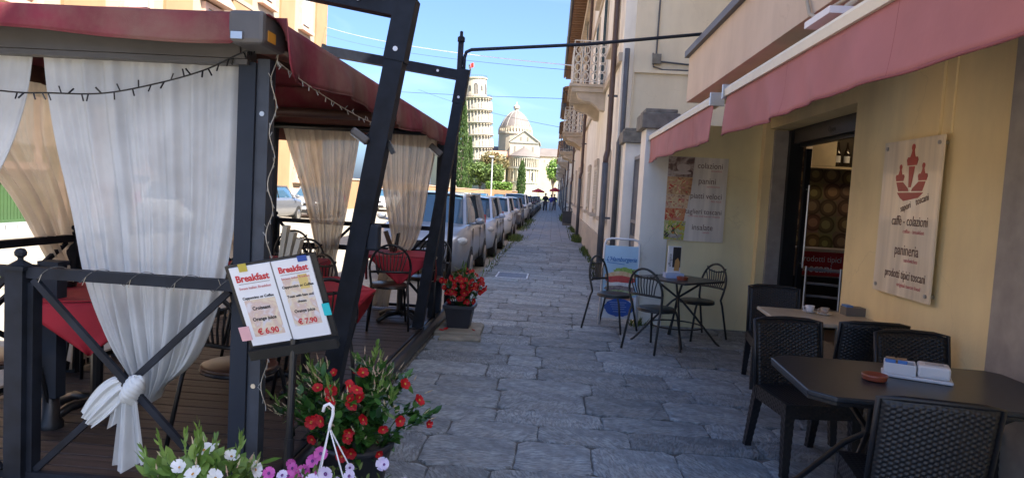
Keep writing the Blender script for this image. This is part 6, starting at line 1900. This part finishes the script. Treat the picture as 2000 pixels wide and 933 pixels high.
slab_(.12, .16, .155, .18, -.007, -.0035, mat('blue_tab', (.02, .07, .32), .5), 'tab')
slab_(-.215, -.17, -.16, -.095, -.007, -.0035, mat('pink_tab', (.75, .42, .45), .5), 'tab')
slab_(.168, .20, -.10, -.045, -.007, -.0035, mat('cyan_tab', (.02, .5, .55), .5), 'tab')
fdp = mat_food('pale_breakfast_photo', [(.66, .64, .68), (.60, .45, .40), (.70, .60, .45), (.62, .60, .66)], 16)
slab_(-.155, -.02, -.15, .02, -.0036, -.0031, fdp, 'photo_print')
slab_(.03, .15, -.13, .09, -.0036, -.0031, fdp, 'photo_print')
slab_(.10, .14, .035, .10, -.0041, -.0037, mat('juice_print', (.68, .52, .18), .5), 'photo_print')
et = Matrix((ux, uz, front)).transposed().to_euler()
def mt(s, x, z, size, m, sx=1.0, bold=0.0):
    text(s, size, m, mn, bd(x, -.0046, z), et, sx=sx, bold=bold)
for x0, lines in ((-.09, (('Breakfast', .118, .042, 'red', .0012), ('Sweet Italian Breakfast', .075, .0165, 'redfaint', 0), ('Cappuccino or Coffee', .03, .0165, 'ink', .0003), ('Croissant', -.02, .022, 'ink', .0005), ('Orange juice', -.07, .022, 'ink', .0005), ('€ 6.90', -.13, .038, 'red', .001))),
                  (.09, (('Breakfast', .128, .037, 'red', .0012), ('Savoury Italian Breakfast', .09, .0135, 'redfaint', 0), ('Cappuccino or Coffee', .052, .0165, 'ink', .0003), ('Toast with ham and', .008, .0155, 'ink', .0003), ('cheese', -.018, .0155, 'ink', .0003), ('Orange juice', -.062, .019, 'ink', .0004), ('€ 7.90', -.112, .034, 'red', .001)))):
    for s, z, sz, m, b in lines:
        mt(s, x0, z, sz, M[m], .92, b)
slab_(-.155, -.02, .094, .0955, -.0041, -.0037, M['ink'], 'underline')
slab_(.03, .155, .106, .1075, -.0041, -.0037, M['ink'], 'underline')
put('pole', MB().tube([(-1.09, 2.90, .02), (-1.08, 2.90, .92)], .016, 10), M['black'], mn)
put('pole_sleeve', MB().tube([(-1.09, 2.90, .02), (-1.085, 2.90, .48)], .021, 10), M['black'], mn)
ft = MB()
for k in range(3):
    a = k * 2 * PI / 3 + .4
    ft.tube([(-1.09, 2.90, .12), (-1.09 + .22 * math.cos(a), 2.90 + .22 * math.sin(a), .012)], .010, 6)
put('tripod_feet', ft, M['black'], mn)

# ============================================================ FLOWERS
def blossom_mesh(name, rad, m, petals=5, cup=.35, notch=0):
    mb = MB()
    for k in range(petals):
        a = 2 * PI * k / petals
        w = PI / petals * 1.12
        pts = [(0, 0, 0)]
        for q, rr_, zz in ((-w, .62, cup * .55), (-w * .7, .95, cup), (0, 1.0 - notch, cup * .9), (w * .7, .95, cup * 1.05), (w, .62, cup * .55)):
            pts.append((rr_ * rad * math.cos(a + q), rr_ * rad * math.sin(a + q), zz * rad + .0006 * k))
        mb.add(pts, [(0, 1, 2), (0, 2, 3), (0, 3, 4), (0, 4, 5)])
    me = mb.mesh(name, fix=False)
    me.materials.append(m)
    return me
def face(d):
    return Vector(d).to_track_quat('Z', 'Y').to_euler()
bl_red = blossom_mesh('blossom', .034, M['petred'])
bl_white = blossom_mesh('blossom', .042, M['petwhite'])
bl_pink = blossom_mesh('blossom', .026, M['petpink'], 5, .2, .08)
bl_lil = blossom_mesh('blossom', .024, M['petlilac'], 5, .25, .08)
eye_m = mat('violet_throat', (.12, .02, .16), .6)
eye = MB().lathe([(.001, .004), (.006, .006)], 8).mesh('throat'); eye.materials.append(eye_m)
eyey = MB().lathe([(.001, .006), (.007, .009)], 8).mesh('throat'); eyey.materials.append(mat('yellow_throat', (.5, .25, .03), .6))
def mandevilla(t, seed, cen, rad, nl, nfl, nbud, leafm, flower, throat, camdir, lsize=.065, spikes=0, fsc=1.0):
    """leaves on arching stems, trumpet flowers, pale pointed buds; cen is local"""
    r = random.Random(seed)
    cen = Vector(cen)
    st, lv, bd_ = MB(), MB(), MB()
    tips = []
    for i in range(26):
        v = rvec(r).normalized()
        v.z = abs(v.z) * .9 - .1
        tip = cen + Vector((v.x * rad[0], v.y * rad[1], v.z * rad[2]))
        base = Vector((cen.x * .3 + v.x * .04, cen.y * .3 + v.y * .04, max(.12, cen.z - rad[2] * 1.1)))
        mid = base.lerp(tip, .55) + Vector((0, 0, .06))
        st.tube([base, mid, tip], .0035, 4, r2=.002)
        tips.append((tip, (tip - mid).normalized()))
        for k in range(nl // 26):
            f = r.uniform(.25, 1.0)
            p = (base.lerp(mid, f / .55) if f < .55 else mid.lerp(tip, (f - .55) / .45)) + rvec(r) * .025
            d = rvec(r) + v * .5 + Vector((0, 0, .15))
            leaf_verts(lv, p, d, Vector((r.uniform(-.4, .4), r.uniform(-.4, .4), 1)), lsize * r.uniform(.7, 1.35), lsize * r.uniform(.42, .58), .3, 6)
    loc('stem', st, M['leafg'], t)
    loc('foliage', lv, leafm, t, fix=False, smooth=True)
    for i in range(nfl):
        tip, d = tips[r.randrange(len(tips))]
        v = rvec(r).normalized()
        v = (v + camdir * r.uniform(.5, 1.3)).normalized()
        v.z = v.z * .8 + .05
        p = cen + Vector((v.x * rad[0], v.y * rad[1], v.z * rad[2])) * r.uniform(.82, 1.05)
        o = piece('blossom', flower, t, p, face((v + camdir * .8 + rvec(r) * .5)), (fsc * r.uniform(.65, 1.2), fsc * r.uniform(.65, 1.2), fsc * r.uniform(.6, 1.8)))
        o.rotation_euler.rotate_axis('Z', r.uniform(0, 6))
        if throat: piece('throat', throat, o)
    for i in range(nbud):
        tip, d = tips[r.randrange(len(tips))]
        p = tip + rvec(r) * .05
        dd = (d + rvec(r) * .7 + Vector((0, 0, .2))).normalized()
        L = r.uniform(.03, .055)
        bd_.tube([p, p + dd * L * .25, p + dd * L * .75, p + dd * L], .0022, 5, r2=.0008)
        bd_.tube([p + dd * L * .35, p + dd * L * .6, p + dd * L], .0048, 5, r2=.0006)
    if nbud:
        loc('buds', bd_, M['bud'], t)['kind'] = 'stuff'
    for i in range(spikes):
        tip, d = tips[r.randrange(len(tips))]
        s2 = MB()
        dd = (d + Vector((0, 0, .9)) + rvec(r) * .3).normalized()
        for k in range(9):
            leaf_verts(s2, tip + dd * (.012 * k), dd * 1.2 + rvec(r) * .55, rvec(r), .05 * r.uniform(.7, 1.1), .011, .3, 6)
        loc('shoot', s2, M['leafl'], t, fix=False)
cd = Vector((.2, -.95, .25)).normalized()
t = thing('flower_pot', 'large bushy red mandevilla in a dark pot at the near deck corner', 'potted plant', (-.93, 3.42, 0))
loc('pot', MB().lathe([(.001, 0), (.13, 0), (.185, .27), (.195, .27), (.195, .30), (.175, .30), (.17, .26), (.001, .25)], 24), M['pot'], t, smooth=True)
loc('soil', MB().lathe([(.001, .262), (.17, .262)], 20), M['joint'], t)
mandevilla(t, 21, (.0, -.05, .47), (.38, .30, .29), 1100, 30, 110, M['leafg'], bl_red, eyey, cd, .062, 12, .86)
t = thing('flower_pot', 'red flowering plant in a square dark plastic pot at the far deck corner', 'potted plant', (-.985, 7.82, .035))
o = loc('pot', MB().add([(-.12, -.12, 0), (.12, -.12, 0), (.12, .12, 0), (-.12, .12, 0), (-.165, -.165, .27), (.165, -.165, .27), (.165, .165, .27), (-.165, .165, .27), (-.14, -.14, .27), (.14, -.14, .27), (.14, .14, .27), (-.14, .14, .27), (-.14, -.14, .22), (.14, -.14, .22), (.14, .14, .22), (-.14, .14, .22)], [(3, 2, 1, 0)] + [(a + i, a + (i + 1) % 4, a + 4 + (i + 1) % 4, a + 4 + i) for a in (0, 4, 8) for i in range(4)]), M['pot'], t); bmod(o, .012)
loc('rim', MB().b2(-.178, .178, -.178, -.15, .235, .272).b2(-.178, .178, .15, .178, .235, .272).b2(-.178, -.15, -.149, .149, .235, .272).b2(.15, .178, -.149, .149, .235, .272), M['pot'], t)
loc('soil', MB().b2(-.139, .139, -.139, .139, .2, .225), M['joint'], t)
mandevilla(t, 22, (.02, -.02, .45), (.25, .22, .25), 900, 66, 36, M['leafg'], bl_red, eyey, cd, .055, 5, .95)
t = thing('flower_pot', 'white flowering mandevilla with light green leaves at the bottom edge', 'potted plant', (-1.27, 2.56, 0))
loc('pot', MB().lathe([(.001, 0), (.11, 0), (.15, .22), (.16, .22), (.16, .25), (.14, .25), (.14, .22), (.001, .21)], 24), M['pot'], t, smooth=True)
loc('soil', MB().lathe([(.001, .215), (.14, .215)], 20), M['joint'], t)
mandevilla(t, 23, (.0, -.02, .39), (.23, .16, .2), 380, 11, 26, M['leafl'], bl_white, eyey, Vector((.15, -.85, .5)).normalized(), .072, 16, .85)
t = thing('petunia_basket', 'hanging basket of pink and lilac petunias set on the pavement, white hook up', 'potted plant', (-.78, 2.6, 0))
loc('pot', MB().lathe([(.001, .0), (.10, .0), (.15, .13), (.17, .25), (.18, .25), (.18, .28), (.16, .28), (.15, .24), (.001, .23)], 24), M['pot'], t, smooth=True)
loc('soil', MB().lathe([(.001, .235), (.15, .235)], 20), M['joint'], t)
r = random.Random(31)
lv = MB(); stm = MB()
for i in range(240):
    v = rvec(r); p = Vector((v.x * .25, v.y * .2, .36 + v.z * .12))
    leaf_verts(lv, p, rvec(r) + Vector((0, 0, .4)), (0, 0, 1), .032 * r.uniform(.7, 1.3), .014, .3, 6)
for i in range(34):
    v = rvec(r)
    stm.tube([(v.x * .05, v.y * .05, .24), (v.x * .15, v.y * .12, .36), (v.x * .26, v.y * .2, .40 + .06 * r.random())], .002, 4)
loc('foliage', lv, M['grass'], t, fix=False, smooth=True)
loc('stem', stm, M['leafl'], t)
cdp = Vector((.1, -.8, .6)).normalized()
for i in range(60):
    x = r.uniform(-.28, .27)
    p = Vector((x, r.uniform(-.2, .12), .40 + r.uniform(-.06, .13) * (1 - abs(x) * 1.2)))
    pink = (x < -.10 and r.random() < .7) or (x > .2 and r.random() < .6)
    o = piece('blossom', bl_pink if pink else bl_lil, t, p, face(cdp + rvec(r) * .7), (r.uniform(.8, 1.3),) * 3)
    o.rotation_euler.rotate_axis('Z', r.uniform(0, 6))
    piece('throat', eye, o)
hk = (-.035, 0, .70)
loc('hook', MB().tube([(hk[0] - .028, 0, hk[2] + .012), (hk[0] - .022, 0, hk[2] + .035), (hk[0] - .004, 0, hk[2] + .045), (hk[0] + .012, 0, hk[2] + .032), (hk[0] + .012, 0, hk[2] + .0), (hk[0] + .002, 0, hk[2] - .04), (hk[0] + .0, 0, hk[2] - .06)], .0065, 8), M['white'], t, smooth=True)
for a in (.5, 2.6, 4.3, 5.6):
    loc('hanger_strand', MB().tube([(hk[0], 0, hk[2] - .05), (hk[0] * .4 + .08 * math.cos(a), .08 * math.sin(a), .46), (.16 * math.cos(a), .16 * math.sin(a), .28)], .003, 5), M['white'], t)
# fallen petals
r = random.Random(77)
for i, (x, y) in enumerate(((-1.10, 7.58), (-.80, 7.62), (-.74, 7.6), (-1.14, 7.5))):
    o = piece('fallen_blossom', bl_red, None, (x, y, .05 if i != 2 else .02), (r.uniform(-.5, .5), r.uniform(-.5, .5), 0), (.9, .9, .7))
    tag(o, ['fallen red blossom at the foot of the square flower pot', 'fallen red blossom right of the square flower pot, on the pale slab edge', 'fallen red blossom on the grey pavement, farthest right of the square pot', 'fallen red blossom on the pale slab left of the others'][i], 'fallen blossom', 'fallen red blossoms by the square pot')

# ============================================================ WEEDS
def weeds(name, label, spots, seed, h=.16):
    r = random.Random(seed)
    mb = MB()
    for x, y, n, s, k in spots:
        for i in range(int(n * .6)):
            px_, py_ = x + r.gauss(0, s), y + r.gauss(0, s * 1.6)
            d = Vector((r.uniform(-.6, .6), r.uniform(-.6, .6), 1))
            leaf_verts(mb, (px_, py_, -.02), d, rvec(r), h * k * r.uniform(.4, 1.2), .018 * k * r.uniform(.6, 1.6), .4, 6)
    o = put(name, mb, M['grass'], None, fix=False)
    return tag(o, label, kind='stuff')
weeds('weeds', 'weeds growing at the foot of the right-hand wall', [(1.02, 19 + i * .5, 60, .06, 1.0) for i in range(6)] + [(.98, 24.5 + i * .35, 130, .09, 1.5) for i in range(8)] + [(1.0, 31 + i, 70, .08, 1.2) for i in range(5)] + [(.95, 42 + 1.5 * i, 160, .14, 2.4) for i in range(8)] + [(1.1, 10 + i * .6, 30, .05, .7) for i in range(5)] + [(1.06, 14 + i * .8, 50, .05, .9) for i in range(6)] + [(1.17, 8.9, 70, .04, .9), (1.3, 8.9, 30, .05, .6)], 41)
weeds('weeds', 'weeds and grass along the kerb beside the parked cars', [(-1.25, 13.8 + i * .7, 26, .07, .7) for i in range(18)] + [(-1.2, 23.2 + i * .4, 90, .12, 1.2) for i in range(6)] + [(-1.25, 30 + i * 1.1, 40, .12, 1.2) for i in range(14)], 42)
weeds('weeds', 'tuft of grass growing at the roadside behind the terrace', [(-7.6 - i * .3, 9.0 + .12 * i, 90, .14, 1.0) for i in range(5)], 43)
